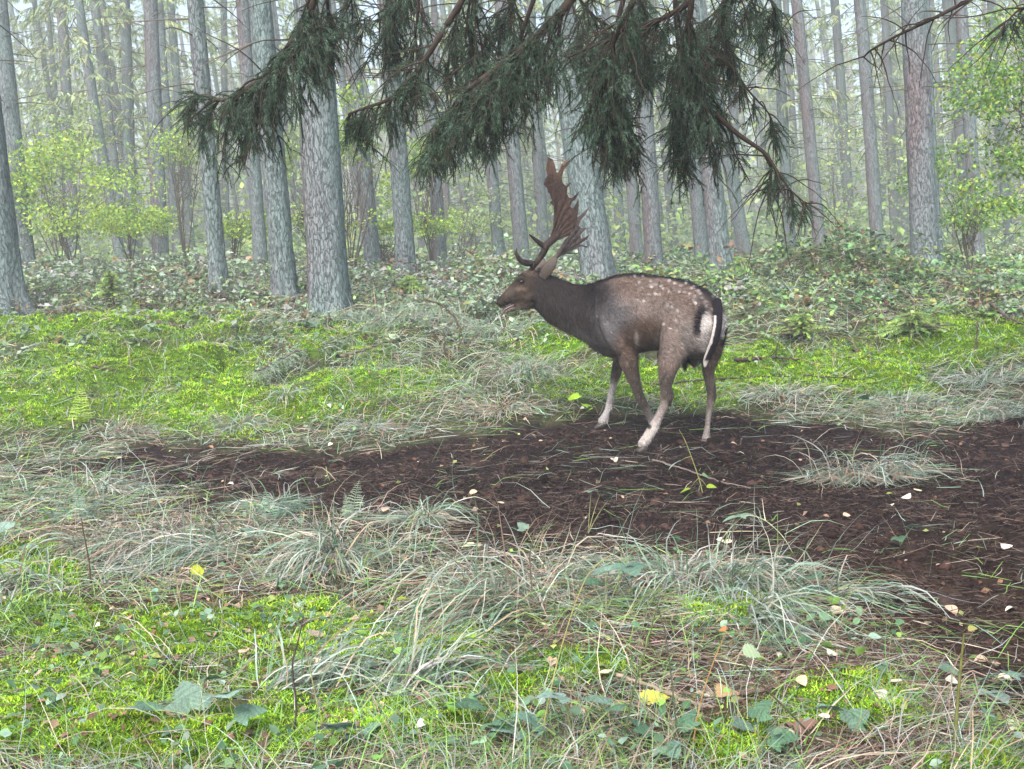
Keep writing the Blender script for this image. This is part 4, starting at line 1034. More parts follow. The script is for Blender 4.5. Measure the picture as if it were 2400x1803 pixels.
stick('thin fallen twig on the dark soil right of the sprig', [(1530, 1090), (1600, 1110), (1700, 1145), (1760, 1155)], .005, 18, .02, (.2, .16, .14), 2)
stick('long thin dark twig low over the moss behind the legs of the buck', [(1440, 912), (1550, 915), (1700, 905), (1900, 898), (2010, 905)], .009, 19, .04, (.05, .04, .035), 6)
stick('dark slender branch propped in the brambles left of the dark straight trunk', [(200, 600), (280, 560), (350, 510)], .014, 20, .35, (.06, .05, .045), 4)
# stump root at the right edge
def stump():
    p = G(2395, 1040)[0] + np.array([.31, .12, -.05])
    e = empty('spruce_tree', p, 'dark earthy tree foot at the right edge behind hanging pale grass', 'tree')
    o = trunk_mesh('trunk', .17, 9, 64, 160, 9, .7, .9, e, .02)
stump()

# small spruce saplings on the bank
def little_spruce(label, u, v, hpx, seed, r=.33):
    rn = np.random.default_rng(seed); base = G(u, v)[0]; d = float(proj(base)[2]); h = hpx * d / FPX
    e = empty('spruce_sapling', base, label, 'young tree')
    V, F, C = tubes(np.array([[[0, 0, 0], [0.01, 0, h * .5], [0, 0, h]]]), np.array([[.012, .008, .003]]), np.array([[.07, .05, .045]]), 6)
    Pile().add(V, F, C).build('trunk', M_wood, e, True)
    pl = crown_pile(h * .3, h, h * .09, r, seed, .5, .2, False)
    pl.build('branches', M_wood, e)['kind'] = 'stuff'
    N = 90; z = rn.uniform(h * .3, h, N); az = rn.uniform(0, 6.28, N)
    q = paths(np.stack([0 * z, 0 * z, z], 1), np.stack([np.cos(az), np.sin(az), .3 + 0 * z], 1), r * (1.15 - z / h) * rn.uniform(.6, 1.2, N), 5, .5, .06, rn)
    V, F, C = needle_brush(q, .024, 130, [(.26, .38, .13), (.32, .43, .15), (.20, .32, .12)], rn, .005)
    Pile().add(V, F, C).build('crown', M_needle, e)
little_spruce('little flat topped spruce seedling on the bank right of the rump', 1880, 806, 62, 1)
little_spruce('greyer spruce seedling, second one, on the bank farther right', 2140, 800, 60, 2, .36)
little_spruce('thin spruce seedling on the bank below the left trunks', 266, 735, 90, 3, .22)
little_spruce('spruce seedling at the foot of the pale grey mid left trunk', 962, 705, 55, 4, .28)

# ------------------------------------------------------------------ overhanging spruce boughs
NC = [(.034, .074, .050), (.050, .102, .068), (.070, .132, .092), (.036, .056, .042), (.088, .158, .115)]
NB = [(.050, .040, .030), (.060, .050, .038), (.035, .030, .024)]
tree0 = empty('overhanging_spruce', (0.25, -.75, 0), 'dark drooping spruce boughs hanging into the top of the picture above the buck', 'tree')
def overhang():
    org = np.array([.25, -.75, 0])
    trunk_mesh('trunk', .22, 9, 40, 90, 33, .7, .5, tree0, .02)
    # curve px, depth, radius, [(t0, t1, twigs, hang length px, hang direction jitter)]
    B = [
     ([(745, -260), (755, -60), (722, 40), (668, 125), (625, 178), (570, 215), (520, 238), (480, 222), (448, 232)], 4.0, .016,
       [(.16, .34, 120, 190), (.3, .5, 150, 190), (.44, .66, 110, 170), (.6, .8, 60, 130), (.78, 1.0, 42, 80)]),
     ([(700, -220), (760, -60), (770, 30), (762, 90)], 4.1, .012, [(.45, 1.0, 150, 110)]),
     ([(830, -200), (822, -40), (825, 20)], 4.5, .008, [(.5, 1.0, 30, 120)]),
     ([(1190, -230), (1120, -60), (1010, 120), (960, 190), (910, 236), (860, 252), (815, 268)], 4.1, .013,
       [(.25, .5, 50, 120), (.5, .75, 80, 110), (.72, 1.0, 70, 60)]),
     ([(960, -200), (985, -30), (972, 100), (965, 170)], 4.3, .009, [(.4, 1.0, 70, 120)]),
     ([(1420, -250), (1370, -40), (1290, 60), (1180, 150), (1090, 215), (1035, 290), (1000, 350)], 3.9, .018,
       [(.22, .45, 130, 180), (.4, .62, 190, 190), (.58, .8, 150, 120), (.78, 1.0, 70, 70)]),
     ([(1330, -200), (1250, 0), (1200, 150), (1160, 250), (1130, 330)], 4.3, .011, [(.3, .7, 110, 150), (.65, 1.0, 80, 75)]),
     ([(1180, -200), (1090, -20), (1060, 80), (1050, 170)], 4.4, .010, [(.35, 1.0, 110, 130)]),
     ([(1560, -250), (1500, -30), (1440, 90), (1400, 200), (1420, 300)], 3.8, .014, [(.3, .6, 120, 190), (.55, .8, 110, 160), (.75, 1.0, 110, 120)]),
     ([(1520, -200), (1460, 0), (1430, 130), (1455, 250), (1470, 330)], 4.2, .012, [(.4, .8, 130, 160), (.75, 1.0, 150, 110)]),
     ([(1700, -240), (1626, 5), (1536, 52), (1481, 82), (1400, 102), (1320, 140)], 4.0, .012, [(.35, 1.0, 110, 120)]),
     ([(1660, -220), (1618, 20), (1608, 113), (1632, 190), (1671, 262)], 3.9, .012, [(.3, .6, 120, 200), (.55, .95, 150, 190)]),
     ([(1600, -200), (1580, 0), (1590, 120), (1600, 240), (1590, 330)], 4.2, .010, [(.4, .8, 110, 140), (.75, 1.0, 130, 110)]),
     ([(1671, 262), (1730, 316), (1793, 357), (1825, 407), (1852, 447), (1892, 480)], 3.9, .008, [(.55, 1.0, 46, 60)]),
     ([(1640, 180), (1680, 130), (1716, 158), (1757, 217), (1800, 262), (1812, 290)], 4.1, .006, [(.35, .7, 22, 55), (.7, 1.0, 26, 60)]),
     ([(1770, -150), (1800, -20), (1826, 60), (1843, 128)], 4.0, .007, [(.35, 1.0, 55, 80)]),
     ([(1720, -150), (1700, -20), (1690, 60), (1705, 120)], 4.2, .007, [(.4, 1.0, 60, 110)]),
     ([(1790, 357), (1810, 400), (1800, 450)], 4.0, .005, [(.1, 1.0, 26, 70)]),
     ([(1300, -200), (1330, -40), (1390, 40), (1480, 90)], 4.5, .010, [(.3, 1.0, 110, 150)]),
     ([(1130, -160), (1180, -20), (1230, 60), (1280, 110)], 4.6, .010, [(.3, 1.0, 100, 170)]),
     ([(2480, -140), (2330, -30), (2200, 38), (2110, 80), (2040, 118), (2022, 136)], 4.0, .009, [(.3, 1.0, 0, 0)]),
     ([(2560, -80), (2440, 10), (2390, 20), (2350, 60)], 3.6, .006, [(.3, 1.0, 16, 50)]),
    ]
    rr_ = random.Random(15)
    for k in range(14):
        u0 = rr_.uniform(870, 1790); v1 = rr_.uniform(60, 250) * (1 if u0 > 1000 else .6)
        u1 = u0 + rr_.uniform(-130, 90)
        B.append(([(u0 + 60, -230), (u0 + 20, -50), ((u0 + u1) / 2 + rr_.uniform(-30, 30), v1 * .5), (u1, v1)], rr_.uniform(3.8, 4.7), .006, [(.3, 1.0, 44, 100)]))
    for bi, (px, d, r, hang) in enumerate(B):
        rn = np.random.default_rng(700 + bi)
        K = len(px); pts = P([a for a, b in px], [b for a, b in px], np.linspace(d - .35 if px[0][1] < -100 else d, d + .1, K))
        if px[0][1] < -100:   # run on back to the trunk
            a0 = np.array([.25, -.75, min(5.2, 3.0 + .5 * d)]); pts = np.concatenate([[a0 * .999, (a0 * .55 + pts[0] * .45) + [0, 0, .35]], pts]); K2 = K + 2
        else: K2 = K
        tt = np.linspace(0, K2 - 1, 12 * K2); q = np.stack([np.interp(tt, np.arange(K2), pts[:, k]) for k in range(3)], 1)
        kk = np.ones(9) / 9; qs = np.stack([np.convolve(np.pad(q[:, k], 4, 'edge'), kk, 'valid') for k in range(3)], 1)
        tk = (tt - (K2 - K)) / (K - 1)     # 0..1 along the traced part
        pl = Pile(); V, F, C = tubes((qs - org)[None], (np.linspace(r * 1.3, r * .3, len(qs)))[None], np.array([[.042, .034, .030]]), 7); pl.add(V, F, C)
        bo = pl.build('bough', M_wood, tree0, True)
        tw = []; k_ = d / FPX; sec = []
        for (t0, t1, n, hl) in hang:
            if n == 0: continue
            n = int(n * (.62 if bi == 0 else .42 if bi in (1, 13, 17) else .54)) if bi < 22 else n; m = max(5, int(n * .26)); t = rn.uniform(t0, t1, m); i = np.clip(np.searchsorted(tk, t), 1, len(qs) - 1)
            tg = qs[i] - qs[i - 1]; tg /= np.linalg.norm(tg, axis=1, keepdims=True)
            D = tg * .8 + rn.normal(0, .6, (m, 3)) * [1, 1, .55] + [0, 0, -.45]
            S = paths(qs[i], D, hl * k_ * rn.uniform(.35, 1.2, m), 13, 2.0, .11, rn); sec.append(S)
            q = int(n * 2.2); ii = rn.integers(0, m, q); a = rn.integers(1, 12, q); tg = S[ii, a + 1] - S[ii, a - 1]; tg /= np.linalg.norm(tg, axis=1, keepdims=True) + 1e-9
            D = tg * .9 + rn.normal(0, .75, (q, 3)) * [1, 1, .8]
            tw.append(paths(S[ii, a], D, rn.uniform(.03, .125, q), 9, 1.0, .10, rn)); tw.append(S[:, ::1][:, [0, 1, 3, 4, 6, 7, 9, 10, 12]])
        if sec:
            S = np.concatenate(sec); V, F, C = tubes(S - org, np.linspace(.0042, .0015, 13)[None] * np.ones((len(S), 1)), np.repeat([[.030, .024, .022]], len(S), 0), 4)
            Pile().add(V, F, C).build('side_branches', M_wood, bo)['kind'] = 'stuff'
        nd_ = 26 if bi == 20 else 10
        i = rn.integers(len(qs) // 3, len(qs), nd_)       # bare side twigs
        D = rn.normal(0, 1, (nd_, 3)) * [1, .6, .8] + [0, 0, -.2]
        bt = paths(qs[i], D, rn.uniform(.08, .38, nd_), 9, .8, .12, rn)
        allp = tw + [bt]
        if tw:
            Q = np.concatenate(tw)
            m = int(len(Q) * .7); ii = rn.integers(0, len(Q), m); a = rn.integers(1, 8, m)
            tg = Q[ii, a + 0] - Q[ii, a - 1]; D = tg / (np.linalg.norm(tg, axis=1, keepdims=True) + 1e-9) + rn.normal(0, .7, (m, 3))
            S = paths(Q[ii, a], D, rn.uniform(.03, .09, m), 5, .6, .08, rn)
            V1, F1, C1 = needle_brush(Q, .0150, 62, NC + NC + NC + NB, rn, .0015, .15)
            V2, F2, C2 = needle_brush(S, .0125, 32, NC, rn, .0015, .15)
            Pile().add(V1 - org, F1, C1).add(V2 - org, F2, C2).build('needles', M_needle, bo)['kind'] = 'stuff'
            V, F, C = tubes(S - org, np.full((len(S), 5), .0011), np.repeat([[.040, .046, .034]], len(S), 0), 3)
            pw = Pile().add(V, F, C)
            V, F, C = tubes(Q - org, np.linspace(.0026, .001, 9)[None] * np.ones((len(Q), 1)), np.repeat([[.036, .040, .030]], len(Q), 0), 3); pw.add(V, F, C)
        else: pw = Pile()
        V, F, C = tubes(bt - org, np.linspace(.003, .001, 9)[None] * np.ones((len(bt), 1)), np.repeat([[.045, .036, .030]], len(bt), 0), 4); pw.add(V, F, C)
        if bi in (12, 8):
            pass
        pw.build('twigs', M_wood, bo)['kind'] = 'stuff'
overhang()

# ------------------------------------------------------------------ the buck
def loft(rings):
    """rings: list of (centre, ax1, ax2) -> closed tube mesh"""
    n = 28; th = np.arange(n) * 2 * np.pi / n; V = []; F = []
    for c, a, b in rings:
        for t in th: V.append(c + a * math.cos(t) + b * math.sin(t))
    for k in range(len(rings) - 1):
        for i in range(n): j = (i + 1) % n; F.append((k * n + i, k * n + j, (k + 1) * n + j, (k + 1) * n + i))
    V.append(rings[0][0]); V.append(rings[-1][0]); L = len(V)
    for i in range(n):
        j = (i + 1) % n; F.append((L - 2, j, i)); F.append((L - 1, (len(rings) - 1) * n + i, (len(rings) - 1) * n + j))
    return V, F
def catmull(A, m):
    A = np.asarray(A, float); n = len(A); out = []
    Ap = np.concatenate([[2 * A[0] - A[1]], A, [2 * A[-1] - A[-2]]])
    for i in range(n - 1):
        p0, p1, p2, p3 = Ap[i:i + 4]
        for k in range(m):
            t = k / m; out.append(.5 * ((2 * p1) + (-p0 + p2) * t + (2 * p0 - 5 * p1 + 4 * p2 - p3) * t * t + (-p0 + 3 * p1 - 3 * p2 + p3) * t ** 3))
    out.append(A[-1]); return np.array(out)
def chain(J, m=5, flat=1.0):
    """J: (u, v, depth, radius px) round limb"""
    J = catmull(J, m); C = P(J[:, 0], J[:, 1], J[:, 2]); r = J[:, 3] * J[:, 2] / FPX
    T = np.gradient(C, axis=0); T /= np.linalg.norm(T, axis=1, keepdims=True); R_ = []
    for c, t, q in zip(C, T, r):
        a = np.cross(t, [0, 1, 0.]); a /= np.linalg.norm(a); b = np.cross(t, a)
        R_.append((c, a * q, b * q * flat))
    # rounded ends
    s, e = R_[0], R_[-1]
    R_.insert(0, (s[0] - T[0] * r[0] * .5, s[1] * .6, s[2] * .6)); R_.append((e[0] + T[-1] * r[-1] * .5, e[1] * .6, e[2] * .6))
    return loft(R_)
def voxel(parts, size, name, mat, iters=4, fac=.5):
    VV = []; FF = []
    for V, F in parts:
        o = len(VV); VV += [tuple(v) for v in V]; FF += [tuple(i + o for i in f) for f in F]
    me = bpy.data.meshes.new(name); me.from_pydata(VV, [], FF); me.update()
    bm = bmesh.new(); bm.from_mesh(me); bmesh.ops.recalc_face_normals(bm, faces=bm.faces); bm.to_mesh(me); bm.free()
    o = bpy.data.objects.new(name, me); COL.objects.link(o)
    r = o.modifiers.new('r', 'REMESH'); r.mode = 'VOXEL'; r.voxel_size = size; r.use_smooth_shade = True
    s = o.modifiers.new('s', 'SMOOTH'); s.factor = fac; s.iterations = iters
    dg = bpy.context.evaluated_depsgraph_get(); dg.update()
    m2 = bpy.data.meshes.new_from_object(o.evaluated_get(dg)); bpy.data.objects.remove(o); bpy.data.meshes.remove(me)
    m2.name = name
    return m2
def vco(me):
    a = np.empty(len(me.vertices) * 3, np.float32); me.vertices.foreach_get('co', a); return a.reshape(-1, 3).astype(float)
def vno(me):
    a = np.empty(len(me.vertices) * 3, np.float32); me.vertices.foreach_get('normal', a); return a.reshape(-1, 3).astype(float)
def setcol(me, C):
    a = me.color_attributes.new('col', 'FLOAT_COLOR', 'POINT'); c = np.ones((len(C), 4), np.float32); c[:, :3] = np.clip(C, 0, 1); a.data.foreach_set('color', c.ravel())
FWD = np.array([-.74, .67, 0]); LAT = np.array([-.67, -.74, 0])   # LAT points to its left side, toward the camera
def build_buck():
    parts = []
    # torso, neck and head: (u top, v top, u bottom, v bottom, depth, half width m, blend of lateral axis 0 body .. 1 neck)
    S = [(1684, 722, 1670, 786, 6.10, .085, 0), (1674, 700, 1656, 826, 6.13, .135, 0), (1646, 673, 1634, 838, 6.19, .160, 0), (1607, 655, 1598, 834, 6.27, .165, 0),
         (1570, 647, 1566, 822, 6.34, .160, 0), (1535, 642, 1536, 817, 6.41, .160, 0), (1500, 637, 1504, 823, 6.49, .165, 0), (1468, 638, 1474, 832, 6.56, .165, 0),
         (1436, 644, 1444, 830, 6.63, .155, .1), (1405, 654, 1408, 815, 6.69, .140, .3), (1376, 662, 1370, 795, 6.73, .122, .5), (1348, 662, 1330, 776, 6.76, .108, .75),
         (1322, 653, 1298, 758, 6.78, .096, .9), (1295, 643, 1274, 741, 6.80, .086, 1), (1270, 636, 1256, 723, 6.80, .074, 1)]
    R_ = []
    A = catmull(S, 4)
    for (ut, vt, ub, vb, d, hw, bl) in A:
        t, b = P(ut, vt, d), P(ub, vb, d)
        lat = LAT * (1 - bl) + np.array([-.05, -1, 0]) * bl; lat /= np.linalg.norm(lat)
        R_.append(((t + b) / 2, lat * hw, (t - b) / 2))
    c, a, b = R_[0]; R_.insert(0, (c - FWD * .035, a * .55, b * .6))
    # squarer cross-sections: narrower crest, full barrel
    parts.append(loft(R_))
    Hd = [(1274, 634, 1262, 722, 6.80, .070), (1252, 629, 1244, 719, 6.79, .066), (1232, 629, 1230, 714, 6.785, .061), (1214, 643, 1215, 708, 6.78, .049), (1199, 660, 1205, 706, 6.775, .039),
          (1187, 674, 1193, 709, 6.77, .034), (1176, 686, 1182, 714, 6.77, .031), (1167, 696, 1172, 717, 6.77, .027), (1163, 702, 1166, 714, 6.77, .017)]
    R_ = []
    for (ut, vt, ub, vb, d, hw) in catmull(Hd, 3):
        t, b = P(ut, vt, d), P(ub, vb, d); R_.append(((t + b) / 2, np.array([-.08, -1, 0]) * hw, (t - b) / 2))
    parts.append(loft(R_))
    Jw = [(1240, 708, 6.79, 13), (1222, 713, 6.785, 10), (1205, 717, 6.78, 7.5), (1192, 723, 6.775, 5.5), (1181, 728, 6.77, 4.2)]
    parts.append(chain(Jw, 4, 1.6))
    # brow ridge, cheek, eye rim
    parts.append(chain([(1213, 651, 6.745, 4), (1222, 647, 6.735, 5), (1232, 649, 6.74, 5)], 3))
    parts.append(chain([(1250, 690, 6.745, 12), (1232, 697, 6.745, 10)], 3))
    # pedicles
    parts.append(chain([(1243, 645, 6.77, 10), (1246, 630, 6.75, 8)], 3)); parts.append(chain([(1262, 645, 6.84, 10), (1268, 628, 6.86, 8)], 3))
    # shoulders and haunches under the skin
    parts.append(chain([(1418, 700, 6.62, 10), (1432, 735, 6.53, 32), (1450, 780, 6.47, 34), (1466, 812, 6.48, 29)], 4, .6))
    parts.append(chain([(1612, 700, 6.27, 14), (1604, 740, 6.205, 48), (1590, 785, 6.17, 46), (1575, 825, 6.14, 33)], 4, .62))
    # near hind leg
    parts.append(chain([(1590, 790, 6.20, 38), (1573, 830, 6.15, 32), (1565, 862, 6.12, 23), (1560, 895, 6.16, 15.5), (1562, 918, 6.20, 13.5), (1560, 936, 6.22, 13), (1552, 957, 6.21, 10.5),
                        (1541, 978, 6.20, 10.5), (1530, 1001, 6.18, 12.5), (1517, 1022, 6.17, 12), (1505, 1038, 6.15, 12)], 5))
    parts.append(chain([(1570, 905, 6.23, 5), (1574, 925, 6.245, 6), (1567, 945, 6.23, 5)], 4))     # hock point
    # far hind leg
    parts.append(chain([(1668, 760, 6.33, 36), (1668, 800, 6.36, 29), (1664, 835, 6.38, 21), (1660, 862, 6.39, 15), (1663, 888, 6.40, 12), (1667, 910, 6.42, 11.5), (1668, 925, 6.43, 11), (1665, 945, 6.43, 9),
                        (1661, 966, 6.42, 7), (1658, 995, 6.41, 6.7), (1656, 1015, 6.40, 9), (1654, 1030, 6.39, 10.5)], 5))
    parts.append(chain([(1672, 900, 6.43, 4), (1674, 914, 6.44, 5), (1671, 928, 6.43, 4)], 4))
    # far front leg
    parts.append(chain([(1452, 780, 6.72, 26), (1452, 808, 6.76, 19), (1451, 832, 6.81, 14), (1446, 862, 6.87, 13), (1440, 885, 6.92, 10.5), (1435, 910, 6.95, 8), (1429, 940, 6.98, 8.2), (1426, 960, 7.0, 10), (1417, 977, 7.0, 10.5), (1410, 986, 7.0, 11)], 5))
    # near front leg
    parts.append(chain([(1452, 770, 6.5, 36), (1467, 805, 6.5, 28), (1472, 835, 6.51, 23.5), (1480, 866, 6.55, 18.5), (1489, 895, 6.6, 13.5), (1497, 920, 6.66, 11.5), (1510, 947, 6.74, 10.5), (1523, 972, 6.8, 9.5), (1531, 990, 6.83, 10)], 5))
    # scrotum and belly tuft
    parts.append(chain([(1628, 815, 6.28, 24), (1628, 832, 6.29, 22), (1629, 845, 6.29, 15)], 4)); parts.append(chain([(1612, 828, 6.27, 12), (1605, 846, 6.27, 9), (1606, 862, 6.27, 4)], 4))
    # throat lump and brisket
    parts.append(chain([(1300, 735, 6.76, 18), (1288, 745, 6.76, 13)], 3)); parts.append(chain([(1390, 780, 6.70, 26), (1425, 805, 6.66, 26), (1460, 812, 6.6, 24)], 4))
    me = voxel(parts, .0062, 'coat', None, 14)
    V = vco(me); Nn = vno(me); u, v, d = proj(V)
    # --- coat colours
    n1 = fbm(V[:, 0] * 9, V[:, 1] * 9, V[:, 2] * 9, 5); n2 = fbm(V[:, 0] * 40, V[:, 1] * 40, V[:, 2] * 40, 6); w = 10 * n1 + 4 * n2
    def mix(C, c2, m): m = np.clip(m, 0, 1)[:, None]; return C * (1 - m) + np.array(c2) * m
    def blob(cu, cv, ru, rv, s=.35, ang=0):
        du, dv = u - cu, v - cv; c, s_ = math.cos(ang), math.sin(ang)
        e = np.sqrt(((du * c + dv * s_) / ru) ** 2 + ((-du * s_ + dv * c) / rv) ** 2); return smooth(1 + s, 1 - s, e + .12 * n1)
    C = np.repeat([[.145, .108, .092]], len(V), 0)
    C = mix(C, (.20, .165, .15), blob(1520, 725, 90, 25) * .7); C = mix(C, (.19, .155, .145), blob(1480, 725, 60, 40) * .5)
    C = mix(C, (.125, .120, .128), blob(1418, 760, 70, 60, .5)); C = mix(C, (.11, .105, .115), blob(1400, 720, 50, 70, .5) * .7)
    C = mix(C, (.085, .058, .046), blob(1515, 780, 50, 38, .5)); C = mix(C, (.065, .050, .045), blob(1545, 800, 16, 32, .5))
    C = mix(C, (.125, .085, .07), blob(1470, 800, 30, 30, .5) * .8)
    C = mix(C, (.19, .155, .14), blob(1585, 790, 40, 60, .5) * .8); C = mix(C, (.22, .20, .19), blob(1615, 790, 22, 40, .5) * .8)
    C = mix(C, (.32, .29, .27), blob(1491, 790, 5, 17, .5) * .8)
    # dark neck with a paler underside
    nk = smooth(1425, 1370, u + w) ; C = mix(C, (.030, .025, .026), nk)
    C = mix(C, (.090, .084, .088), smooth(1285, 1330, u) * smooth(0, 26, v - (728 + (u - 1300) * .52) + w) * smooth(1470, 1380, u))
    C = mix(C, (.016, .014, .017), blob(1400, 680, 34, 42, .6) * .8)
    # face
    hd = smooth(1262, 1235, u)
    C = mix(C, (.045, .034, .028), hd); C = mix(C, (.11, .075, .06), blob(1222, 672, 10, 5, .5, .3)); C = mix(C, (.15, .11, .095), blob(1243, 632, 14, 10, .6))
    C = mix(C, (.13, .095, .08), blob(1213, 674, 8, 4, .5)); C = mix(C, (.03, .024, .022), blob(1172, 705, 14, 13, .4, .6)); C = mix(C, (.035, .026, .022), blob(1215, 705, 22, 7, .5))
    C = mix(C, (.15, .135, .12), smooth(714, 720, v) * smooth(1250, 1235, u)); C = mix(C, (.008, .006, .006), blob(1222, 657, 8, 5.5, .5)); C = mix(C, (.045, .036, .032), blob(1190, 690, 26, 9, .6, -.75) * .8); C = mix(C, (.012, .008, .008), blob(1196, 709, 16, 3, .5, .35))
    C = mix(C, (.075, .06, .052), blob(1195, 680, 12, 8, .6, -.8))
    # dorsal stripe
    top = np.interp(u, [1376, 1405, 1436, 1468, 1500, 1535, 1570, 1607, 1646, 1674], [662, 654, 644, 638, 637, 642, 647, 655, 673, 700])
    C = mix(C, (.022, .019, .024), smooth(9, 3, v - top + .4 * w) * (v < 700) * smooth(1350, 1390, u))
    dors = np.interp(v, [655, 676, 708, 760], [1612, 1653, 1678, 1681]); C = mix(C, (.022, .019, .026), smooth(13, 7, np.abs(u - dors) + .3 * w) * (v > 652) * (v < 790) * (u > 1600))
    C = mix(C, (.07, .06, .06), blob(1650, 705, 26, 22, .5) * .6)
    # spots
    SP = [(480, 240), (590, 245), (930, 300), (580, 390), (670, 360), (705, 372), (665, 475), (745, 470), (800, 475), (520, 550), (600, 560), (905, 610), (960, 640), (1035, 685), (1020, 820), (1090, 830), (995, 410),
          (1060, 440), (1130, 445), (1190, 470), (1260, 500), (1310, 430), (1335, 465), (1355, 520), (1240, 550), (1270, 590), (1400, 575), (1410, 635), (1220, 400), (930, 440), (820, 370), (1085, 360), (850, 400), (1480, 660),
          (760, 350), (1150, 330), (1250, 370), (1000, 330), (690, 300), (540, 320), (930, 930), (860, 860), (1600, 560), (1500, 500), (1560, 620)]
    rn = random.Random(4)
    for (a, b) in SP:
        cu, cv = 1400 + a * .1805, 600 + b * .1805
        C = mix(C, (.38, .355, .34), blob(cu, cv, rn.uniform(2.6, 4.2), rn.uniform(2.8, 4.6), .5) * rn.uniform(.5, 1))
    C = mix(C, (.30, .27, .25), blob(1591, 765, 3, 22, .6, .75) * .6)
    # white rump patches with black rims
    rim = blob(1650, 765, 27, 52, .2); C = mix(C, (.014, .012, .016), np.clip(rim * smooth(1662, 1652, u) * smooth(795, 770, v + .5 * (u - 1630)), 0, 1))
    C = mix(C, (.44, .42, .41), blob(1655, 766, 14, 38, .22, .06))
    C = mix(C, (.40, .37, .36), blob(1652, 800, 18, 26, .4) * .8)
    rim2 = smooth(1697, 1703, u + .25 * (v - 750)) * (v > 690) * (v < 805); C = mix(C, (.014, .012, .016), rim2)
    C = mix(C, (.55, .52, .51), blob(1693, 758, 7, 30, .25, .12))
    # belly and scrotum
    C = mix(C, (.115, .105, .10), blob(1630, 838, 22, 17, .3)); C = mix(C, (.02, .018, .018), blob(1607, 852, 9, 18, .4))
    # legs get paler toward the feet
    leg = smooth(835, 900, v)
    C = mix(C, (.185, .155, .140), leg * .8); C = mix(C, (.30, .275, .26), smooth(925, 985, v) * .8); C = mix(C, (.46, .43, .40), smooth(975, 1005, v) * (u < 1600) * .9)
    C = mix(C, (.36, .35, .36), (u < 1462) * smooth(872, 905, v) * .9); C = mix(C, (.07, .062, .062), blob(1439, 866, 9, 22, .5, .2)); C = mix(C, (.07, .06, .055), blob(1552, 888, 3, 22, .5, .5))
    C = mix(C, (.10, .085, .08), blob(1676, 912, 5, 18, .5)); C = mix(C, (.04, .035, .033), blob(1522, 996, 5, 6, .4)); C = mix(C, (.055, .045, .042), blob(1433, 972, 6, 14, .5)); C = mix(C, (.06, .05, .045), blob(1570, 942, 6, 9, .5))
    n3 = fbm(V[:, 0] * 110, V[:, 1] * 110, V[:, 2] * 60, 8, 2)
    C = C * np.where(C[:, :1] > .3, .95, .80) * (1 + .22 * n1 + .3 * n2 + .25 * n3)[:, None]
    root = np.array([1580., 0, 0]); base = P(1580, 1040, 6.35); base[2] = H0(base[0], base[1])
    e = empty('fallow_buck', base, 'spotted fallow buck with palmed reddish antlers, standing open mouthed on the dark soil', 'deer')
    V -= base; me.vertices.foreach_set('co', V.astype(np.float32).ravel()); me.update(); setcol(me, C); me.materials.append(M_fur)
    body = bpy.data.objects.new('body', me); link(body, e); me.polygons.foreach_set('use_smooth', np.ones(len(me.polygons), bool))
    # short hair lying along the body
    rg = np.random.default_rng(12); m = 80000; ii = rg.integers(0, len(V), m); p = V[ii] + rg.normal(0, .003, (m, 3)); n = Nn[ii]
    uu, vv = u[ii], v[ii]
    flow = np.where(((uu > 1395) & (vv < 840))[:, None], -FWD * .9 + np.array([0, 0, -.45]), np.where((uu < 1395)[:, None], np.array([.35, -.1, -.9]), np.array([0, 0, -1.])))
    flow = flow - n * np.sum(flow * n, 1, keepdims=True); flow /= np.linalg.norm(flow, axis=1, keepdims=True) + 1e-6
    D = flow + n * rg.uniform(.12, .38, (m, 1)) + rg.normal(0, .18, (m, 3)); D /= np.linalg.norm(D, axis=1, keepdims=True)
    L = np.where(vv > 860, .012, .024) * np.where((uu < 1400) & (uu > 1270), 1.7, 1) * rg.uniform(.6, 1.2, m); L[(uu < 1250)] *= .5
    s = np.cross(D, n); s /= np.linalg.norm(s, axis=1, keepdims=True) + 1e-6
    HV = np.stack([p - n * .003 - s * .0017, p - n * .003 + s * .0017, p + D * L[:, None]], 1).reshape(-1, 3)
    HC = np.repeat(C[ii] * np.exp(rg.normal(.0, .42, (m, 1))), 3, 0)
    mesh_np('coat_hair', HV, [np.arange(m * 3).reshape(-1, 3)], M_hair, HC, e)
    def add(name, parts, vox, mat, colf, it=3):
        mm = voxel(parts, vox, name, mat, it); W = vco(mm); c = colf(W); W -= base; mm.vertices.foreach_set('co', W.astype(np.float32).ravel()); mm.update(); setcol(mm, c); mm.materials.append(mat)
        mm.polygons.foreach_set('use_smooth', np.ones(len(mm.polygons), bool)); o = bpy.data.objects.new(name, mm); return link(o, e)
    # tail: black above, white edge toward the left side
    def tailc(W):
        a, b, _ = proj(W); nn = fbm(W[:, 0] * 60, W[:, 1] * 60, W[:, 2] * 60)
        mid = np.interp(b, [705, 760, 800, 833, 855], [1684, 1683, 1674, 1659, 1652]); c = np.repeat([[.013, .011, .016]], len(W), 0)
        m_ = smooth(-4, -6, a - mid + 2 * nn) * (b > 735); m_ = np.maximum(m_, smooth(838, 846, b))
        return c * (1 - m_[:, None]) + np.array([.46, .44, .43]) * m_[:, None]
    add('tail', [chain([(1680, 700, 6.09, 11), (1683, 730, 6.05, 10.5), (1682, 760, 6.03, 10.5), (1674, 795, 6.04, 10.5), (1663, 822, 6.07, 9), (1655, 840, 6.09, 7), (1652, 856, 6.10, 3.5)], 6, .55)], .004, M_hair, tailc)
    # eyes, ears, tongue
    def ball(c, r, n=10):
        V_ = []; F_ = []
        bm = bmesh.new(); bmesh.ops.create_uvsphere(bm, u_segments=16, v_segments=10, radius=1); V_ = np.array([q.co[:] for q in bm.verts]) * r + c; F_ = [tuple(q.index for q in f.verts) for f in bm.faces]; bm.free()
        return V_, F_
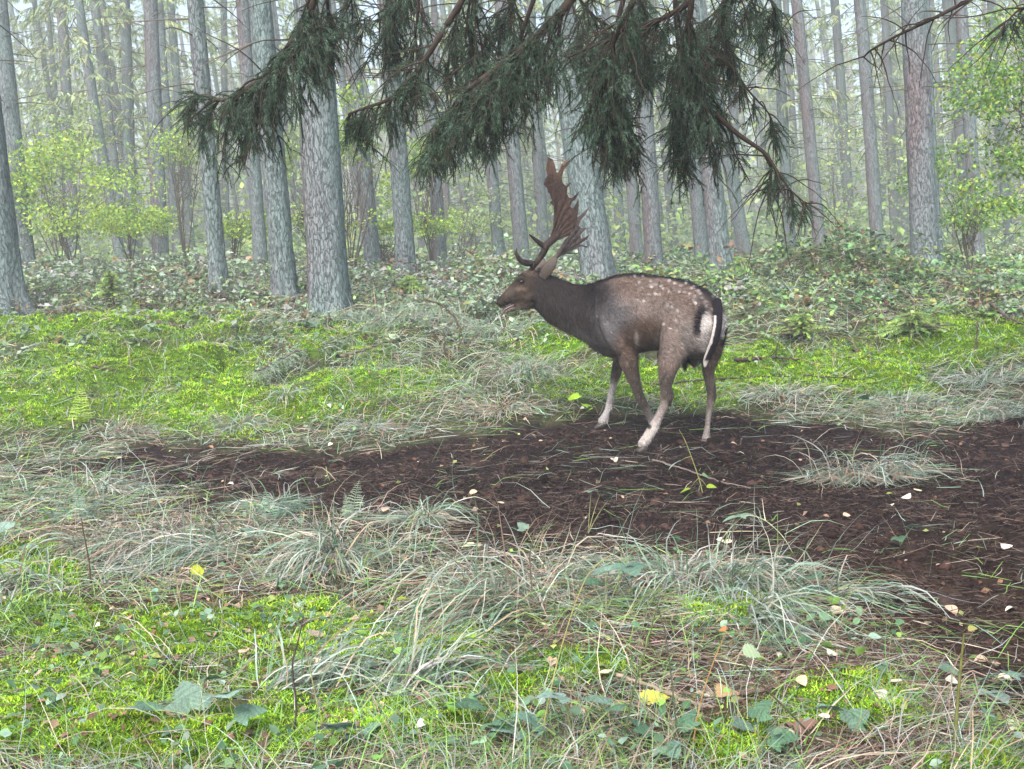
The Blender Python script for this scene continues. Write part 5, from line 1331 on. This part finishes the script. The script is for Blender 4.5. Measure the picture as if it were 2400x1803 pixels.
    for (uu_, vv_, dd_) in ((1223, 657, 6.737), (1226, 657, 6.832)):
        V_, F_ = ball(P(uu_, vv_, dd_), np.array([.018, .014, .014])); mm = bpy.data.meshes.new('eye'); mm.from_pydata([tuple(q - base) for q in V_], [], F_); setcol(mm, np.repeat([[.006, .004, .004]], len(V_), 0)); mm.materials.append(M_eye)
        mm.polygons.foreach_set('use_smooth', np.ones(len(mm.polygons), bool)); link(bpy.data.objects.new('eye', mm), e)
    def ear(px, d0, inner):
        J = catmull(px, 6); R_ = []
        C_ = P(J[:, 0], J[:, 1], d0 + J[:, 3]); T = np.gradient(C_, axis=0); T /= np.linalg.norm(T, axis=1, keepdims=True)
        for c, t, w_ in zip(C_, T, J[:, 2] * d0 / FPX):
            a = np.cross(t, [0, 1, 0.]); a /= np.linalg.norm(a); b = np.cross(t, a); R_.append((c, a * w_, b * max(w_ * .28, .004)))
        def ec(W):
            a, b, _ = proj(W); nn = fbm(W[:, 0] * 50, W[:, 1] * 50, W[:, 2] * 50)
            t_ = np.repeat([[.085, .072, .065]], len(W), 0); e_ = smooth(.5, 1.0, np.abs(nn) * 2)[:, None]
            return t_ * (1 - .5 * e_) * (.7 + .5 * smooth(640, 600, b))[:, None]
        add('ear', [loft(R_)], .003, M_hair, ec, 2)
    ear([(1270, 648, 9, -.03), (1280, 634, 13, -.04), (1291, 617, 12, -.05), (1299, 604, 8, -.05), (1304, 594, 2, -.05)], 6.77, 0)
    ear([(1262, 645, 9, .06), (1264, 630, 12, .09), (1270, 615, 10, .12), (1276, 602, 3, .14)], 6.80, 0)
    add('tongue', [chain([(1204, 712, 6.775, 4), (1192, 717, 6.772, 4), (1183, 723, 6.77, 3.6), (1178, 730, 6.768, 2.6), (1175, 736, 6.766, 1.5)], 4, 2.0)], .0028, M_eye, lambda W: np.repeat([[.08, .055, .06]], len(W), 0))
    V_, F_ = ball(P(1164, 706, 6.752), np.array([.010, .012, .012])); mm = bpy.data.meshes.new('nose'); mm.from_pydata([tuple(q - base) for q in V_], [], F_); setcol(mm, np.repeat([[.012, .010, .011]], len(V_), 0)); mm.materials.append(M_dark); link(bpy.data.objects.new('nose', mm), e)
    # hooves: two pointed claws each
    def hoof(heel, toe, d, r):
        a, b = P(heel[0], heel[1], d), P(toe[0], toe[1], d); g = float(H(b[0], b[1])); ax = b - a; L = np.linalg.norm(ax); fx = ax / L
        sx = np.cross(fx, [0, 0, 1.]); sx /= np.linalg.norm(sx); pr = []
        for s in (-1, 1):
            Rr = []
            for t, w_, h_ in ((-.05, .7, .9), (.2, 1, 1.15), (.5, 1, .95), (.8, .7, .6), (1.05, .15, .2)):
                c = a + fx * L * t + sx * s * r * .52 * (1 + .2 * t)
                Rr.append((c, sx * r * .5 * w_, np.array([0, 0, 1.]) * r * .8 * h_))
            pr.append(loft(Rr))
        o = add('hoof', pr, .003, M_dark, lambda W: np.repeat([[.035, .030, .028]], len(W), 0), 2); return o
    e.location.z -= .010
    hoof((1514, 1048), (1488, 1056), 6.16, .030); hoof((1660, 1036), (1646, 1043), 6.38, .028); hoof((1420, 988), (1394, 1000), 7.0, .028); hoof((1535, 998), (1522, 1008), 6.83, .026)
    # antlers
    def palm(poly, d0, bend, thick, ox=1140, oy=360, k=.1806):
        A = np.array(poly, float); st = 5.0
        gx = np.arange(A[:, 0].min() - st, A[:, 0].max() + st, st); gy = np.arange(A[:, 1].min() - st, A[:, 1].max() + st, st)
        cx, cy = np.meshgrid(gx[:-1] + st / 2, gy[:-1] + st / 2, indexing='ij'); ins = np.zeros(cx.shape, bool)
        for (x0, y0), (x1, y1) in zip(A, np.roll(A, -1, 0)):
            if y0 == y1: continue
            c_ = (y0 > cy) != (y1 > cy); ins ^= c_ & (cx < (x1 - x0) * (cy - y0) / (y1 - y0) + x0)
        X, Y = np.meshgrid(gx, gy, indexing='ij'); U, V_ = ox + X * k, oy + Y * k
        dd = d0 + bend(U, V_); ang = np.arctan2(Y - A[:, 1].max(), X - A[0, 0])
        th = thick * (1 + .35 * np.sin(ang * 38 + 1.5 * fbm(X / 90, Y / 90)) + .3 * fbm(X / 40, Y / 60, 0, 7))
        P0, P1 = P(U, V_, dd - th / 2), P(U, V_, dd + th / 2); n = P0.shape[0] * P0.shape[1]; ny = P0.shape[1]
        F2 = []; ni, nj = ins.shape; pad = np.pad(ins, 1)
        for i, j in zip(*np.nonzero(ins)):
            a_, b_, c_, e_ = i * ny + j, (i + 1) * ny + j, (i + 1) * ny + j + 1, i * ny + j + 1
            F2.append((a_, b_, c_, e_)); F2.append((a_ + n, e_ + n, c_ + n, b_ + n))
            if not pad[i, j + 1]: F2.append((a_, e_, e_ + n, a_ + n))
            if not pad[i + 2, j + 1]: F2.append((c_, b_, b_ + n, c_ + n))
            if not pad[i + 1, j]: F2.append((b_, a_, a_ + n, b_ + n))
            if not pad[i + 1, j + 2]: F2.append((e_, c_, c_ + n, e_ + n))
        VV = np.concatenate([P0.reshape(-1, 3), P1.reshape(-1, 3)]); used = np.unique(np.array(F2).ravel()); mp = np.zeros(len(VV), int); mp[used] = np.arange(len(used))
        return VV[used], [tuple(int(q) for q in f) for f in mp[np.array(F2)]]
    z = lambda a, b: (1140 + a * .1806, 360 + b * .1806)
    def beam(pts, d0, dd): return chain([(*z(a, b), d0 + e_, r * .1806) for (a, b, r, e_) in pts], 5)
    near = [(820, 1070), (860, 960), (875, 800), (872, 665), (818, 612), (850, 596), (822, 500), (798, 482), (790, 430), (740, 375), (762, 310), (796, 262), (768, 170), (797, 60), (788, 20), (862, 55), (892, 140), (912, 240),
            (940, 210), (975, 118), (1082, 28), (1048, 122), (1000, 205), (975, 282), (988, 362), (1030, 398), (1106, 345), (1052, 420), (1045, 500), (1070, 556), (1110, 555), (1212, 468), (1150, 572), (1106, 612), (1090, 660),
            (1112, 700), (1148, 655), (1196, 565), (1190, 745), (1162, 850), (1150, 920), (1112, 990), (1072, 1045), (985, 1082), (905, 1110), (850, 1130)]
    bd = lambda a, b: .05 * ((620 - b) / 250) - .10 * ((a - 1325) / 40) ** 2 * .3
    def hornc(W):
        a, b, _ = proj(W); nn = fbm(W[:, 0] * 90, W[:, 1] * 40, W[:, 2] * 10, 3) * 1.4; c = np.repeat([[.022, .0122, .0098]], len(W), 0)
        lo = smooth(530, 590, b)[:, None]; c = c * (1 - lo) + np.array([.030, .022, .020]) * lo
        hi = smooth(430, 370, b)[:, None]; c = c * (1 - hi) + np.array([.075, .045, .033]) * hi
        return c * (1 + .5 * nn)[:, None]
    add('antler', [palm(near, 6.70, bd, .013), beam([(588, 1490, 36, .05), (600, 1455, 38, .04), (650, 1390, 38, .02), (712, 1310, 42, .0), (755, 1230, 46, -.02), (770, 1180, 50, -.03), (820, 1130, 50, -.02), (880, 1080, 50, .0), (930, 1020, 46, .02)], 6.70, 0),
                   beam([(590, 1405, 42, .03), (520, 1400, 44, .0), (455, 1375, 36, -.03), (408, 1320, 28, -.05), (385, 1265, 18, -.06), (395, 1205, 6, -.06)], 6.70, 0),
                   beam([(765, 1190, 40, -.02), (700, 1150, 32, -.05), (640, 1100, 24, -.07), (590, 1060, 17, -.09), (552, 1028, 6, -.10)], 6.70, 0)], .0026, M_horn, hornc, 2)
    far = [(905, 1300), (940, 1225), (1010, 1110), (1060, 1060), (1110, 1010), (1120, 950), (1150, 900), (1165, 800), (1210, 795), (1245, 755), (1332, 675), (1280, 780), (1218, 850), (1200, 925), (1240, 950), (1292, 940), (1252, 995),
           (1215, 1035), (1225, 1085), (1280, 1065), (1340, 1030), (1305, 1092), (1240, 1135), (1180, 1172), (1235, 1162), (1315, 1190), (1300, 1205), (1235, 1182), (1150, 1215), (1090, 1250), (1060, 1265), (1130, 1268), (1225, 1268), (1140, 1285), (1040, 1285), (960, 1310), (925, 1335)]
    def hornc2(W):
        nn = fbm(W[:, 0] * 30, W[:, 1] * 30, W[:, 2] * 12, 3); return np.repeat([[.060, .048, .045]], len(W), 0) * (1 + .4 * nn)[:, None]
    add('antler', [palm(far, 6.98, lambda a, b: .10 * ((a - 1310) / 60), .012), beam([(700, 1470, 30, -.12), (760, 1430, 30, -.08), (840, 1370, 30, -.03), (915, 1310, 30, .0), (960, 1240, 30, .0), (1010, 1170, 26, .0)], 6.98, 0)], .0028, M_horn, hornc2, 1)
build_buck()

# ------------------------------------------------------------------ misty air
def haze():
    V = np.array([(x, y, z) for x in (-118, 118) for y in (-14, 125) for z in (-1.6, 19.5)], float)
    F = np.array([[0, 1, 3, 2], [4, 6, 7, 5], [0, 4, 5, 1], [2, 3, 7, 6], [0, 2, 6, 4], [1, 5, 7, 3]])
    m = bpy.data.materials.new('misty_air'); m.use_nodes = True; nt = m.node_tree; nt.nodes.clear()
    out = nt.nodes.new('ShaderNodeOutputMaterial'); pv = nt.nodes.new('ShaderNodeVolumePrincipled')
    pv.inputs['Color'].default_value = (.92, .99, 1.0, 1); pv.inputs['Density'].default_value = .0056; pv.inputs['Anisotropy'].default_value = .2
    nt.links.new(pv.outputs[0], out.inputs['Volume'])
    o = mesh_np('haze', V, [F], m); tag(o, kind='stuff')
haze()
